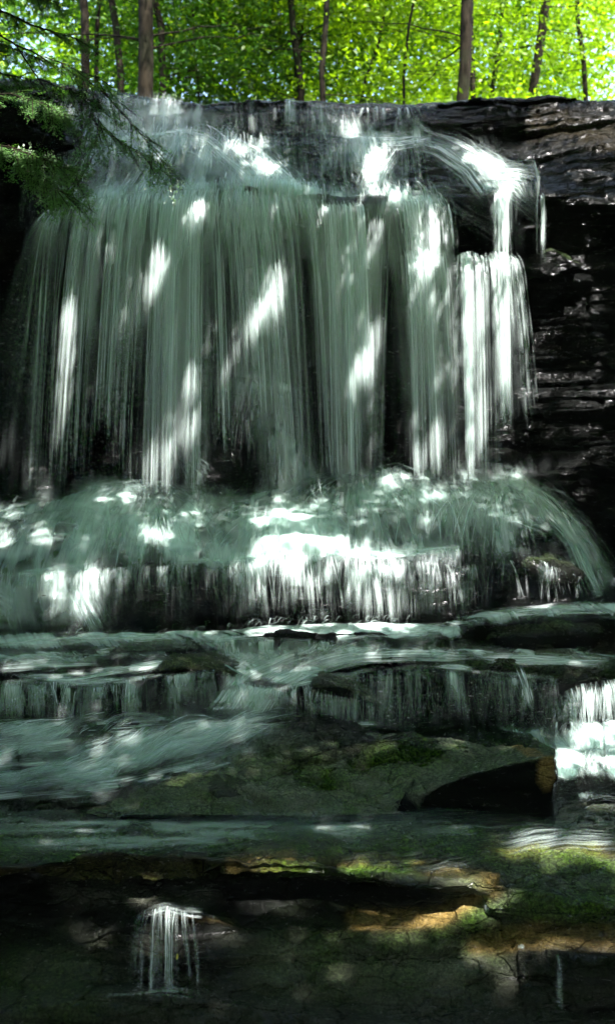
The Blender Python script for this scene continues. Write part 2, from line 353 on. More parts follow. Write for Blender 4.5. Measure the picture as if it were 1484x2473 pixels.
# depth of the rock sheet at an image point
_sg = np.arange(-760, 2240, 20.0); _LY = [lineval(i, _sg) for i in range(NL)]
def depth_at(x, y):
    ys = np.array([np.interp(x, _sg, l[0]) for l in _LY]); Yd = np.array([np.interp(x, _sg, l[1]) for l in _LY])
    for i in range(len(ys) - 1):
        if ys[i] >= y > ys[i + 1]:
            t = (ys[i] - y) / (ys[i] - ys[i + 1]); return Yd[i] + t * (Yd[i + 1] - Yd[i])
    return Yd[-3]

# ------------------------------------------------------------------ water
class WB:
    def __init__(s): s.V = []; s.Q = []; s.U = []; s.K = []; s.n = 0
    def grid(s, P, UV, dens, seed):
        nr, nc = P.shape[:2]; s.V.append(P.reshape(-1, 3)); s.U.append(UV.reshape(-1, 2))
        k = np.zeros((nr * nc, 4)); k[:, 0] = dens.ravel(); k[:, 1] = seed; k[:, 3] = 1; s.K.append(k)
        s.Q.append(gridq(nr, nc, s.n)); s.n += nr * nc
    def make(s, name, mat, label=None, parent=None):
        o = mesh_obj(name, np.concatenate(s.V), np.concatenate(s.Q), mat, parent, np.concatenate(s.U), {'wat': np.concatenate(s.K)})
        if not parent: tag(o, label, kind='structure')
        return o

def pl(tab, t):
    tab = np.array(tab, float); d = np.r_[0, np.cumsum(np.abs(np.diff(tab[:, 0])) + 1e-3)]; d /= d[-1]
    return np.stack([np.interp(t, d, tab[:, j]) for j in range(tab.shape[1])], -1)

def fallpath(top, bot, t, tau, p=1.7, jx=0., jd=0.):
    a = pl(top, t); b = pl(bot, t)
    A = P3(a[..., 0], a[..., 1], a[..., 2]); B = P3(b[..., 0], b[..., 1], b[..., 2])
    z = A[..., 2] - (A[..., 2] - B[..., 2]) * tau ** p
    X = A[..., 0] + (B[..., 0] - A[..., 0]) * tau; Yy = A[..., 1] + (B[..., 1] - A[..., 1]) * tau - jd * np.minimum(1, tau * 4)
    return np.stack([X + jx * tau, Yy, z], -1)

def curtain(wb, thr, top, bot, dens=.8, layers=2, n=400, seed=1, p=1.7, cl=(7, 19), dmap=None, clmin=.1, wmax=.045, thick=.06, ta=.6, fadeend=.12, fadetop=.0, rag=1.0, cr=.2, fan=.0, ends=.4):
    """layers of streaky sheet plus separate threads falling from the line top to the line bot"""
    wid = abs(pl(top, 1.)[0] - pl(top, 0.)[0]) / F * 9
    nt_ = max(24, int(wid / .018)); ns = 46
    def cluster(t, sd): 
        c = .55 * vn(t * wid * cl[0] / 3., sd * 3.3, seed * 7 + sd) + .45 * vn(t * wid * cl[1] / 3., sd * 5.1, seed * 11 + sd)
        return clmin + (1 - clmin) * sst(.3, .72, c)
    for l in range(layers):
        t, tau = np.meshgrid(np.linspace(0, 1, nt_), np.linspace(0, 1, ns))
        P = fallpath(top, bot, t, tau, p, fan * 2 * (vn(t * wid * 1.6, t * 0 + l, seed + 33) - .5), l * thick)
        P[..., 1] -= .05 * (vn(t * wid * 4, tau * 1.5, seed + l) - .5)
        ln = np.linalg.norm(np.diff(P, axis=0), axis=2).mean(1); v = np.r_[0, np.cumsum(ln)]
        UV = np.stack([t * wid + l * 3.1, np.broadcast_to(v[:, None], t.shape)], -1)
        x, y = project(P)
        d = dens * cluster(t, l) ** 1.4 * (cr * 1.7 * np.exp(-tau * 5) + .14 + .62 * (1 - tau) ** 1.3) * sst(0, .03, t) * sst(0, .03, 1 - t) * sst(-1e-6 if fadetop == 0 else 0, max(fadetop, 1e-3), tau) * (1 - (1 - sst(0, fadeend, 1 - tau)) * .5)
        if dmap is not None: d = d * np.clip(dmap(x, y), 0, 3)
        fq = t * wid
        d = d * sst(-.02, .18, tau - rag * .45 * (vn(fq * 9, fq * 0, seed + 70 + l) ** 2)) * sst(-.02, .3, (1 - tau) - rag * .38 * vn(fq * 14, fq * 0 + l, seed + 80) ** 2)
        wb.grid(P, UV, np.clip(d, 0, 2), (seed * .137 + l * .31) % 1)
    m = 0
    rr = np.random.default_rng(seed + 100)
    while m < n:
        t = rr.random()
        if rr.random() > cluster(np.array(t), rr.integers(0, layers)): 
            if rr.random() > .12: continue
        m += 1
        s0 = 0 if rr.random() < .6 else rr.random() * .6; s1 = 1 if rr.random() > ends else s0 + (1 - s0) * rr.random()
        if s1 - s0 < .12: continue
        if s1 == 1: s1 = 1 - .14 * rr.random() ** 2 * rag
        tau = np.linspace(s0, s1, 18); wd = .0016 + wmax * .8 * rr.random() ** 6
        Pm = fallpath(top, bot, np.full(18, t), tau, p, rr.normal() * .04 + fan * 2 * (float(vn(t * wid * 1.6, 0, seed + 33)) - .5) + fan * rr.normal() * .5, rr.random() * thick * 2.2 + .01)
        Pm[:, 0] += .006 * (vn(tau * 5, t * 50, m) - .5)
        wds = wd * (.5 + .8 * tau)
        P = np.stack([Pm - np.array([1, 0, 0]) * wds[:, None], Pm, Pm + np.array([1, 0, 0]) * wds[:, None]], 1)
        v = tau * 3 + rr.random() * 9
        UV = np.stack([np.broadcast_to(np.array([0, wd, 2 * wd])[None] * .4, (18, 3)) + rr.random() * 9, np.broadcast_to(v[:, None], (18, 3))], -1)
        e = np.minimum(sst(0, .12, (tau - s0) / (s1 - s0)) if s0 > 0 else 1, sst(0, .32, (s1 - tau) / (s1 - s0)))
        x, y = project(Pm); e = e * (np.clip(dmap(x, y), 0, 1.5) if dmap is not None else 1)
        d = ta * (.35 + .65 * rr.random()) * e * (cr * np.exp(-tau * 4.5) + .22 + .7 * (1 - tau) ** 1.2)
        D = np.stack([d * 0, d, d * 0], 1)
        thr.grid(P, UV, D, rr.random())

def rope(thr, x0, y0, Y0, x1, y1, Y1, w0, w1, n, ta, seed, p=1.7, f1=.6, ws=1.):
    n = int(n * 1.15) + 1
    rr = np.random.default_rng(seed + 9000)
    for i in range(n):
        g = np.clip(rr.normal(), -2, 2); g2 = g * .8 + rr.normal() * .3
        s0 = 0 if rr.random() < .7 else rr.random() * .5; s1 = 1 if rr.random() < .6 else s0 + (1 - s0) * (.3 + .7 * rr.random())
        tau = np.linspace(s0, s1, 16); A = P3(x0 + g * w0, y0 + rr.normal() * 4, Y0); B = P3(x1 + g2 * w1, y1 + rr.random() * 60 - 10, Y1)
        z = A[2] - (A[2] - B[2]) * tau ** p; X = A[0] + (B[0] - A[0]) * tau; Yy = A[1] + (B[1] - A[1]) * tau - rr.random() * .10 * np.minimum(1, tau * 4) - .015
        Pm = np.stack([X + .006 * (vn(tau * 6, tau * 0 + i, seed) - .5), Yy, z], 1); wd = (.0014 + .013 * rr.random() ** 3.5) * (.6 + .7 * tau); big = rr.random() < .06; wd = (wd * 3 + .01 if big and ws == 1 else wd) * ws
        P = np.stack([Pm - np.array([1, 0, 0]) * wd[:, None], Pm, Pm + np.array([1, 0, 0]) * wd[:, None]], 1)
        UV = np.zeros((16, 3, 2)); UV[..., 1] = tau[:, None] * 3 + rr.random() * 9; UV[..., 0] = rr.random() * 9 + np.array([0, .02, .04])
        e = (sst(0, .1, (tau - s0) / (s1 - s0)) if s0 > 0 else 1) * sst(0, .22 if s1 < 1 else .10, (s1 - tau) / (s1 - s0))
        n_ = 0; d = (.35 if big else 1.) * ta * 1.15 * (.25 + .95 * rr.random()) * e * (1 + (f1 - 1) * tau) * math.exp(-g * g * .25) * np.ones(16)
        thr.grid(P, UV, np.stack([d * 0, d, d * 0], 1), rr.random())

_gx = np.arange(-800, 2300, 10.); _gy = np.arange(160, 2700, 6.)
_ya = np.array([np.interp(_gx, _sg, l[0]) for l in _LY]); _Ya = np.array([np.interp(_gx, _sg, l[1]) for l in _LY])
DG = np.array([np.interp(_gy, np.minimum.accumulate(_ya[:, i])[::-1] + np.arange(NL)[::-1] * -1e-3, _Ya[::-1, i]) for i in range(len(_gx))]).T
def dgrid(x, y):
    fx = np.clip((x - _gx[0]) / 10., 0, len(_gx) - 1.001); fy = np.clip((y - _gy[0]) / 6., 0, len(_gy) - 1.001)
    i = fx.astype(int); j = fy.astype(int); a = fx - i; b = fy - j
    return (DG[j, i] * (1 - a) + DG[j, i + 1] * a) * (1 - b) + (DG[j + 1, i] * (1 - a) + DG[j + 1, i + 1] * a) * b
def stroke(thr, pts, w, n, ta, seed, wob=6., full=.3, wmax=.016, out=.07, m=18):
    """a bundle of water ribbons running over the rock along a course"""
    rr = np.random.default_rng(seed + 5000); pts = np.array(pts, float)
    dl = np.r_[0, np.cumsum(np.hypot(*np.diff(pts[:, :2], axis=0).T))]; Lp = dl[-1]; dl /= Lp
    for i in range(n):
        a = rr.random() * (1 - full); b = min(1, a + full + (1 - full) * rr.random() * .8); t = np.linspace(a, b, m)
        x = np.interp(t, dl, pts[:, 0]); y = np.interp(t, dl, pts[:, 1])
        for _ in range(2): x[1:-1] = (x[:-2] + 2 * x[1:-1] + x[2:]) / 4; y[1:-1] = (y[:-2] + 2 * y[1:-1] + y[2:]) / 4
        g = np.clip(rr.normal(), -2.2, 2.2); tx = np.gradient(x); ty = np.gradient(y); l = np.hypot(tx, ty) + 1e-6
        o = g * w + wob * 2 * (fbm(t * Lp / 110., t * 0 + g * .8 + seed, seed, 3) - .5)
        x = x - ty / l * o; y = y + tx / l * o
        Yd = dgrid(x, y); Yd = np.convolve(np.r_[Yd[0], Yd[0], Yd, Yd[-1], Yd[-1]], np.ones(5) / 5, 'valid') - out * (.4 + rr.random())
        Pm = P3(x, y, Yd); wd = (.002 + wmax * rr.random() ** 2.5) * (.6 + .4 * np.sin(np.linspace(0, 3.1, m)))
        tg = np.gradient(Pm, axis=0); nn = np.cross(tg, [0, -.8, .6]); nn /= np.linalg.norm(nn, axis=1, keepdims=True) + 1e-9
        P = np.stack([Pm - nn * wd[:, None], Pm, Pm + nn * wd[:, None]], 1)
        UV = np.zeros((m, 3, 2)); UV[..., 1] = (t * Lp / 300.)[:, None] + rr.random() * 9; UV[..., 0] = rr.random() * 9 + np.array([0, .02, .04])
        d = ta * 1.25 * (.3 + .7 * rr.random()) * np.sin(np.linspace(.12, 3.02, m)) ** .8 * math.exp(-g * g * .2) * rockmask(x, y)
        thr.grid(P, UV, np.stack([d * 0, d, d * 0], 1), rr.random())
def fan(thr, cx, cy, r, n, ta, seed, amax=82., sq=.9, w0=26, wm=.016):
    rr = np.random.default_rng(seed + 6000)
    for i in range(n):
        a = math.radians(amax) * rr.uniform(-1, 1); L = r * (.35 + .75 * rr.random()); x0 = cx + rr.normal() * w0; y0 = cy + rr.normal() * 7
        sx, cs = math.sin(a) * L, (math.cos(a) * .8 + .25) * L * sq
        stroke(thr, [(x0, y0), (x0 + sx * .35, y0 - 5 + cs * .10), (x0 + sx * .7, y0 + cs * .42), (x0 + sx * .9, y0 + cs * .95)], 2., 1, ta, seed * 1000 + i, 1., .85, wmax=wm, out=.12, m=12)

def lcur(wb, thr, it, ib, x0, x1, **k):
    s = np.linspace(x0, x1, 60); yt, Yt = lineval(it, s); yb, Yb = lineval(ib, s)
    dm_ = k.get('dmap')
    for sx in np.arange(x0, x1 - 60, 45.):
        v = float(np.clip(dm_(sx + 40, float(np.interp(sx + 40, s, yt)) + 20), 0, 1.2))
        if v > .15: stroke(thr, [(sx + q_, float(np.interp(sx + q_, s, yt)) - 4) for q_ in (0, 30, 60, 90)], 4., int(22 * v), .6 * min(1, v), int(sx) + 7000, 3., .7)
    curtain(wb, thr, list(zip(s, yt - 3, Yt - .07)), list(zip(s, yb + 4, np.minimum(Yb, Yt) - .16)), **k)

def film(wb, i0, i1, x0, x1, dm, off=.03, skew=0., seed=.1, base=0., rel=.5, lump=.02, along=False, step=5, thr=None, nth=600, lth=1.0, tth=.6, drift=None, sheet=1.0, patchy=.5, ftop=.12):
    """water hugging the ledges between two lines"""
    s = np.arange(x0, x1 + 1, 5.0); P = build_base(s, i0, i1, step, 6); N = normals(P)
    R, _ = disp(P); P2 = P + (R - P) * rel
    for _ in range(8):
        Q = P2.copy(); Q[:, 1:-1] = (P2[:, :-2] + 2 * P2[:, 1:-1] + P2[:, 2:]) / 4; Q[1:-1] = (Q[:-2] + 2 * Q[1:-1] + Q[2:]) / 4; P2 = Q
    o = off + lump * (fbm(P[..., 0] * 5, P[..., 1] * 4 + P[..., 2] * 4, 5, 4) - .4)
    P2 = P2 + N * o[..., None]
    P2[..., 1] -= .015
    ln = np.linalg.norm(np.diff(P, axis=0), axis=2).mean(1); v = np.r_[0, np.cumsum(ln)][:, None] + 0 * P[..., 0]
    u = P[..., 0] + skew * v
    UV = np.stack([v, u], -1) if along else np.stack([u, v], -1)
    x, y = project(P)
    if thr is not None:
        rr = np.random.default_rng(int(seed * 1000) + i0); nr, nc = P.shape[:2]
        dm_ = caps(x, y, dm) * (.4 + 1.2 * fbm(P[..., 0] * 4, (P[..., 1] + P[..., 2]) * 2, 92, 3))
        pr = np.clip(dm_, 0, 1.3).ravel() ** 1.3 + 1e-4; pr /= pr.sum(); pick = rr.choice(nr * nc, nth, p=pr)
        rowlen = float(ln.mean()); colw = float(np.abs(np.diff(P[nr // 2, :, 0])).mean())
        for k in pick:
            r0, c0 = divmod(int(k), nc); L = int((.12 + .45 * rr.random() ** 2) * lth / rowlen); sgn = 0
            rws = np.arange(r0, max(0, r0 - L), -3)
            if len(rws) < 4: continue
            m_ = len(rws); tt = np.linspace(0, 1, m_); dr_ = (drift(x[r0, c0], y[r0, c0]) + rr.normal() * .10) if drift else rr.normal() * .08
            cc = np.clip(c0 + (r0 - rws) * rowlen / colw * dr_ + (vn(tt * 3, tt * 0 + k % 977, 3) - .5) * .02 / colw, 1, nc - 2)
            ci = np.floor(cc).astype(int); fr = (cc - ci)[:, None]
            Pm = P2[rws, ci] * (1 - fr) + P2[rws, ci + 1] * fr + N[rws, ci] * (.005 + .04 * rr.random() * (1 + np.sin(tt * math.pi))[:, None])
            wd = .0018 + .013 * rr.random() ** 3; tg = np.gradient(Pm, axis=0); nn = np.cross(tg, N[rws, ci]); nn /= np.linalg.norm(nn, axis=1, keepdims=True) + 1e-9
            Pq = np.stack([Pm - nn * wd, Pm, Pm + nn * wd], 1); UVq = np.zeros((m_, 3, 2)); UVq[..., 1] = tt[:, None] * 2 + rr.random() * 9; UVq[..., 0] = rr.random() * 9
            dd = tth * (.35 + .65 * rr.random()) * np.sin(np.linspace(.1, 3.1, m_)) * np.clip(dm_[rws, ci], .15, 1) * rockmask(x[rws, ci], y[rws, ci]); thr.grid(Pq, UVq, np.stack([dd * 0, dd, dd * 0], 1), rr.random())
    d = base + caps(x, y, dm)
    if base == 0: d = d * (.55 + .9 * fbm(P[..., 0] * 3, (P[..., 1] + P[..., 2]) * 3, 91, 3))
    mk = sst(.36, .60, fbm(u * 6, v * 1.3, 97, 4, .6)); d = d * (1 - patchy + patchy * mk * 1.5)
    rf = np.linspace(0, 1, len(P))[:, None]; d = d * rockmask(x, y) * (.12 + .88 * sst(0, ftop, 1 - rf))
    e = sst(0, .04, (x - x0) / (x1 - x0)) if x0 > 0 else 1.0
    e = e * (sst(0, .04, (x1 - x) / (x1 - x0)) if x1 < 1484 else 1.0)
    wb.grid(P2, UV, np.clip(d * e * sheet, 0, 1.6), seed)

def splash(wb, x, y, Y, n, spread=.45, up=.9, seed=1, bias=0.):
    rr = np.random.default_rng(seed); o = P3(x, y, Y)
    for i in range(n):
        a = rr.random() * math.pi * 2; sp = spread * (.25 + rr.random() * .9); T = .18 + .34 * rr.random()
        tt = np.linspace(0, T, 10); vx = math.cos(a) * sp * 2.6 + bias; vy = -abs(math.sin(a)) * sp * 1.6; vz = up * (.2 + rr.random()) 
        st = o + np.array([rr.normal() * .10, rr.normal() * .05, rr.normal() * .02])
        Pm = st + np.stack([vx * tt, vy * tt, vz * tt - 4.9 * tt * tt], -1)
        wd = .002 + .012 * rr.random() ** 3
        dr = np.gradient(Pm, axis=0); nn = np.cross(dr, [0, 1, 0]); nn /= np.linalg.norm(nn, axis=1, keepdims=True) + 1e-9
        P = np.stack([Pm - nn * wd, Pm, Pm + nn * wd], 1)
        UV = np.zeros((10, 3, 2)); UV[..., 1] = tt[:, None] * 6 + rr.random() * 9; UV[..., 0] = rr.random() * 9
        d = .20 * (.3 + rr.random()) * np.sin(np.linspace(.25, 3.1, 10)) ; D = np.stack([d * 0, d, d * 0], 1)
        wb.grid(P, UV, D, rr.random())

# --- upper cascade
wb = WB(); th = WB()
UP = [(180,400,620,400,120,.75),(200,300,480,290,70,.7),(430,330,620,430,60,.5),(300,235,430,240,20,.9),(650,470,1050,480,26,.8),(820,300,870,340,45,.8),(700,260,760,320,30,.4),
      (930,350,1010,330,30,.7),(900,400,940,470,50,.6),(780,380,880,440,60,.45),(1010,330,1240,450,28,.5),(1150,380,1230,460,30,.9),(1050,380,1150,470,50,.3),(150,480,700,475,26,.9),
      (560,345,640,400,18,.8),(880,250,1000,262,12,.8),(620,465,760,480,20,.5)]
UP += [(180,500,700,476,22,.8),(740,492,1060,488,14,.8),(1180,462,1240,466,14,1.0)]
for k, (o_, am) in enumerate(((.02, .5), (.06, .25))):
    film(wb, 23, 28, 60, 1300, [(a, b, c, d, r, q * am) for a, b, c, d, r, q in UP], off=o_, seed=.2 + .3 * k, lump=.025, thr=th, nth=3200, lth=1.0, tth=.75, drift=lambda x, y: (x - 620) / 1400 + (.9 if x > 1030 else 0))
curtain(wb, th, [(165,225,10.2),(300,232,10.2),(500,252,10.2)], [(165,340,9.95),(300,345,9.9),(480,330,9.85)], .8, 1, 130, 3, 1.4, ta=.4)
curtain(wb, th, [(500,252,10.2),(560,245,10.2),(700,240,10.2),(850,262,10.2),(1010,260,10.15)], [(500,340,9.95),(560,345,9.9),(700,352,9.9),(850,350,9.85),(1015,350,9.8)], .75, 1, 200, 4, 1.4, cl=(12, 30), ta=.5, clmin=.0,
        dmap=lambda x, y: caps(x, y, [(500,300,520,330,40,.7),(700,250,760,340,50,.9),(840,270,850,350,36,1.2),(880,262,1010,262,22,1.1),(960,300,1000,330,30,.8),(600,300,640,340,40,.3)]) + .12)
curtain(wb, th, [(200,355,9.85),(450,330,9.85),(640,370,9.85)], [(170,485,9.3),(450,465,9.25),(700,480,9.25)], .7, 1, 160, 5, 1.3, ta=.35)
curtain(wb, th, [(780,350,9.85),(900,345,9.85),(1010,350,9.85)], [(760,485,9.35),(900,485,9.3),(1030,482,9.3)], .55, 1, 90, 6, 1.3, ta=.35, clmin=.0)
for k, q in enumerate([([(1005,330),(1090,350),(1170,395),(1245,455)],20,80,.35),([(1000,345),(1060,360),(1130,410),(1170,470)],16,60,.45),([(560,345),(620,375),(680,430),(740,470)],16,90,.6),([(430,320),(500,340),(570,400),(640,470)],26,120,.5),
    ([(430,320),(400,370),(360,430),(330,480)],30,140,.5),([(200,480),(320,470),(450,455),(600,455),(720,478)],9,110,.6),([(730,485),(880,478),(1050,478)],8,70,.6),([(860,300),(850,345),(960,345),(1040,330)],9,60,.6),([(960,345),(920,400),(890,470)],16,80,.6),([(170,340),(300,335),(440,318),(520,335)],8,60,.5),
    ([(80,545),(130,512),(200,490)],8,50,.35)]):
    stroke(th, q[0], q[1], q[2], q[3], 300 + k)
up = wb.make('upper_cascade', M_MIST, 'white water tumbling over the top lip of the falls')
th.make('water_threads', M_THREAD, parent=up)

# --- main curtain
wb = WB(); th = WB()
HOLES = lambda x, y: np.clip(1 - caps(x, y, [(590,1000,590,1150,40,.9),(230,850,200,1150,50,.7),(735,640,745,1120,26,.9),(930,660,930,1120,35,.85),(310,900,310,1130,22,.8),(555,600,560,900,14,.6),(380,700,330,1000,14,.6)]), .05, 1)
MC = lambda x, y: HOLES(x, y) * np.clip(.13 + caps(x, y, [(150,520,700,500,70,.8),(230,560,180,760,70,.5),(330,520,300,760,60,.5),(430,520,420,1080,48,.75),(560,520,640,700,80,.55),(640,700,690,1150,55,.5),(300,700,250,1000,60,.12),
      (520,800,520,1080,55,.35),(650,930,700,1180,55,.35),(120,900,100,1150,50,.2),(480,500,330,760,26,.6),(650,720,560,940,34,.6)]), 0, 1.4)
T1 = [(110,530,9.28),(200,497,9.25),(330,483,9.22),(480,472,9.2),(600,470,9.2),(740,490,9.2)]
B1 = [(-25,1290,8.9),(105,1283,8.9),(262,1255,8.9),(445,1265,8.9),(640,1283,8.9),(815,1255,8.92)]
up_ = lambda T: [(a, b - 16, c + .12) for a, b, c in T]
curtain(wb, th, up_(T1), B1, .26, 2, 1500, 21, 1.75, cr=1.3, fan=.16, fadetop=.08, cl=(12, 40), dmap=MC, clmin=.0, ta=.5)
MC2 = lambda x, y: HOLES(x, y) * np.clip(.10 + caps(x, y, [(780,500,860,640,60,.8),(800,640,850,1140,55,.8),(870,640,880,900,40,.8),(880,900,850,1140,30,.5),(990,500,1010,640,50,.9),(1010,640,1040,900,45,.9),(1050,900,1070,1140,40,.6),
      (1000,900,1000,1130,40,.3)]), 0, 1.4)
T2 = [(730,490,9.2),(850,497,9.22),(960,490,9.24),(1060,486,9.26)]
M2 = [(735,615,9.28),(850,615,9.28),(970,612,9.27),(1075,612,9.26)]
B2 = [(760,1200,8.95),(850,1190,8.95),(970,1182,8.95),(1100,1188,8.95)]
curtain(wb, th, up_(T2), B2, .24, 2, 800, 22, 1.75, cr=1.3, fan=.12, fadetop=.08, cl=(12, 40), dmap=MC2, clmin=.0, ta=.5)
T3 = [(965,618,9.2),(1000,606,9.2),(1035,612,9.2),(1062,600,9.2),(1100,617,9.2),(1135,606,9.2),(1170,622,9.2),(1205,606,9.2),(1250,626,9.2)]
B3 = [(985,1180,8.93),(1060,1182,8.93),(1110,1186,8.93),(1165,1186,8.93),(1265,1196,8.95)]
MC3 = lambda x, y: np.clip(.06 + caps(x, y, [(1020,620,1030,760,40,1.),(1040,760,1080,1140,36,.6),(1125,620,1125,860,24,1.3),(1125,860,1135,1140,20,1.),(1150,960,1155,1140,14,.6),(1205,620,1210,760,30,1.1),(1215,760,1215,980,22,.75),(1180,620,1230,680,40,.6)]), 0, 1.4)
curtain(wb, th, T3, B3, .28, 2, 300, 23, 1.7, cr=.8, fan=.08, fadetop=.03, cl=(10, 30), dmap=MC3, clmin=.3, ta=.65)
T4 = [(1180,470,9.22),(1210,462,9.22),(1240,462,9.22),(1310,475,9.25)]
B4 = [(1180,640,9.12),(1210,640,9.1),(1245,640,9.1),(1312,640,9.15)]
curtain(wb, th, T4, B4, 1.0, 2, 60, 24, 1.5, cl=(12, 30), dmap=lambda x, y: caps(x, y, [(1208,470,1212,640,24,1.3),(1304,470,1304,600,6,.5)]), clmin=.4, ta=.6, thick=.03)
ROPES = [(140,515,90,1180,22,30,26,.35),(200,500,130,1160,20,26,40,.4),(240,500,190,1120,18,20,36,.4),(300,490,255,1030,16,20,46,.6),(345,488,300,1130,18,20,36,.4),(400,482,368,1190,14,16,44,.6),(430,478,405,1195,11,14,70,.85),
 (480,476,466,1195,14,18,60,.7),(520,474,545,1060,16,18,40,.5),(560,472,600,930,14,20,46,.55),(600,474,650,1000,14,22,50,.6),(640,480,710,1215,14,26,54,.55),(690,485,740,1195,14,18,34,.4)]
for k, r_ in enumerate(ROPES): rope(th, r_[0], r_[1], 9.2, r_[2], r_[3], 8.95, *r_[4:], seed=k)
ROPES = [(745,490,790,1150,10,14,30,.5),(795,497,820,1160,10,14,54,.75),(832,497,850,1160,10,14,80,.95),(868,497,885,930,9,10,50,.75),(930,490,905,1140,18,18,34,.35),(985,488,1000,612,14,14,40,.8),(1030,487,1040,612,12,14,40,.8),(1075,500,1085,600,8,8,14,.5)]
for k, r_ in enumerate(ROPES): rope(th, r_[0], r_[1], 9.24, r_[2], r_[3], 9.0, *r_[4:], seed=k + 40)
ROPES = [(990,612,1008,1150,11,12,60,.7),(1022,607,1056,1155,13,12,80,.7),(1062,612,1090,1155,10,10,40,.55),(1122,616,1132,1150,7,8,60,.8),(1150,618,1160,1155,7,9,34,.5),(1200,614,1214,1010,12,8,70,.75),(1235,618,1275,1000,8,16,24,.35),(1180,612,1190,1155,9,14,20,.3)]
for k, r_ in enumerate(ROPES): rope(th, r_[0], r_[1], 9.16, r_[2], r_[3], 8.98, *r_[4:], seed=k + 80)
rope(th, 1208, 464, 9.2, 1211, 625, 9.08, 8, 10, 60, .8, 120); rope(th, 1304, 474, 9.2, 1304, 600, 9.1, 2, 3, 12, .6, 121)
film(wb, 20, 22, 480, 820, [(600,925,690,940,24,.6),(620,950,700,1190,60,.6),(700,1090,760,1180,50,.35)], off=.04, seed=.37, lump=.02, thr=th, nth=500, lth=1.0, tth=.5, drift=lambda x, y: (x - 640) / 300)
mc = wb.make('main_waterfall', M_FALL, 'tall veil of falling water streaked white and green')
th.make('water_threads', M_THREAD, parent=mc)

# --- splash apron below the wall
wb = WB(); sp = WB()
AP = [(-100,1245,300,1265,40,.6),(250,1210,450,1215,55,1.0),(300,1290,420,1300,50,.8),(600,1260,760,1290,60,.9),(640,1330,880,1335,26,1.2),(800,1170,900,1290,60,.9),(950,1170,1250,1180,30,.8),(950,1230,1250,1260,60,.6),
      (450,1340,640,1350,26,.9),(200,1350,640,1355,30,.5),(1250,1180,1380,1290,26,.7),(1380,1290,1440,1420,22,.8),(900,1340,1100,1350,18,.6),(0,1350,200,1350,70,.55),(450,1270,640,1280,60,.5),(1000,1310,1200,1320,50,.4)]
IMP = np.array([(340,1150),(690,1180),(850,1110),(1080,1120),(60,1200),(1230,1140)])
def adrift(x, y):
    d = (x - IMP[:, 0]); k = int(np.argmin(np.abs(d) + 0 * d)); return float(np.clip(d[k] / (abs(y - IMP[k, 1]) + 60), -1.3, 1.3)) * .8 + (.5 if x > 1230 else 0)
film(wb, 17, 21, -400, 1520, [(a, b, c, d, r * 1.15, q * .7) for a, b, c, d, r, q in AP] + [(0,1300,1250,1230,110,.34),(-200,1450,200,1450,80,.45)], off=.04, seed=.15, lump=.012, thr=sp, nth=2500, lth=.9, tth=.5, drift=adrift, patchy=.5, ftop=.3)
film(wb, 17, 21, -400, 1520, [(a, b, c, d, r * 1.2, q * .5) for a, b, c, d, r, q in AP] + [(100,1260,1200,1220,80,.25)], off=.10, seed=.65, lump=.02, thr=sp, nth=1200, lth=1.0, tth=.45, drift=adrift, patchy=.7, ftop=.4)
for q in ((350,1190,8.9,340,.7,1.0,1,0),(430,1110,9.3,70,.25,.6,2,0),(690,1230,8.95,260,.55,.9,3,0),(850,1160,9.0,260,.5,.8,4,.2),(1050,1160,9.0,200,.6,.6,5,.3),(1200,1175,9.0,140,.6,.6,6,.5),(60,1235,8.95,120,.5,.7,7,-.2),(600,905,9.4,90,.35,.5,8,-.3),(150,1225,8.95,120,.6,.5,9,0),(950,1155,9,120,.6,.5,10,0)):
    splash(sp, q[0], q[1], q[2], q[3], q[4], q[5], q[6], q[7])
for k, q in enumerate([(345,1182,230,620,.62),(430,1105,90,90,.5),(690,1225,190,460,.62),(850,1150,250,480,.55),(1060,1160,210,300,.45),(1190,1172,200,260,.45),(60,1238,130,90,.4),(960,1155,150,100,.35),(200,1230,150,110,.35),(540,1215,150,130,.35)]):
    fan(sp, q[0], q[1], q[2], q[3], q[4], k)
    fan(sp, q[0], q[1] - 14, q[2] * .8, int(q[3] * .16), q[4] * .42, 50 + k, w0=34, wm=.07)
for x_ in range(40, 1260, 75):
    fan(sp, x_, float(np.interp(x_, [0, 300, 450, 640, 850, 1000, 1250], [1238, 1185, 1190, 1215, 1150, 1145, 1160])), 90, 16, .26, 200 + x_, w0=34, wm=.06)
for k, q in enumerate([([(-100,1262),(120,1258),(300,1268),(460,1262)],5,90,.6),([(380,1362),(520,1352),(640,1346),(720,1322),(800,1330),(890,1337),(1000,1330),(1110,1322)],5,220,.85),([(0,1390),(120,1378),(240,1368)],8,60,.45),
    ([(1180,1165),(1300,1205),(1390,1300),(1450,1440)],16,110,.6),([(950,1270),(1100,1240),(1250,1250),(1330,1290)],12,70,.4),([(650,1270),(690,1240),(740,1270)],14,80,.7),([(-50,1310),(120,1290),(300,1300)],12,60,.35),([(-60,1400),(40,1460),(60,1530)],30,90,.4),([(150,1380),(190,1450),(230,1530)],26,80,.35)]):
    stroke(sp, q[0], q[1], q[2], q[3], 400 + k)
ap = wb.make('splash_apron', M_MIST, 'foaming apron of water where the main fall lands')
sp.make('spray', M_SPRAY, parent=ap)

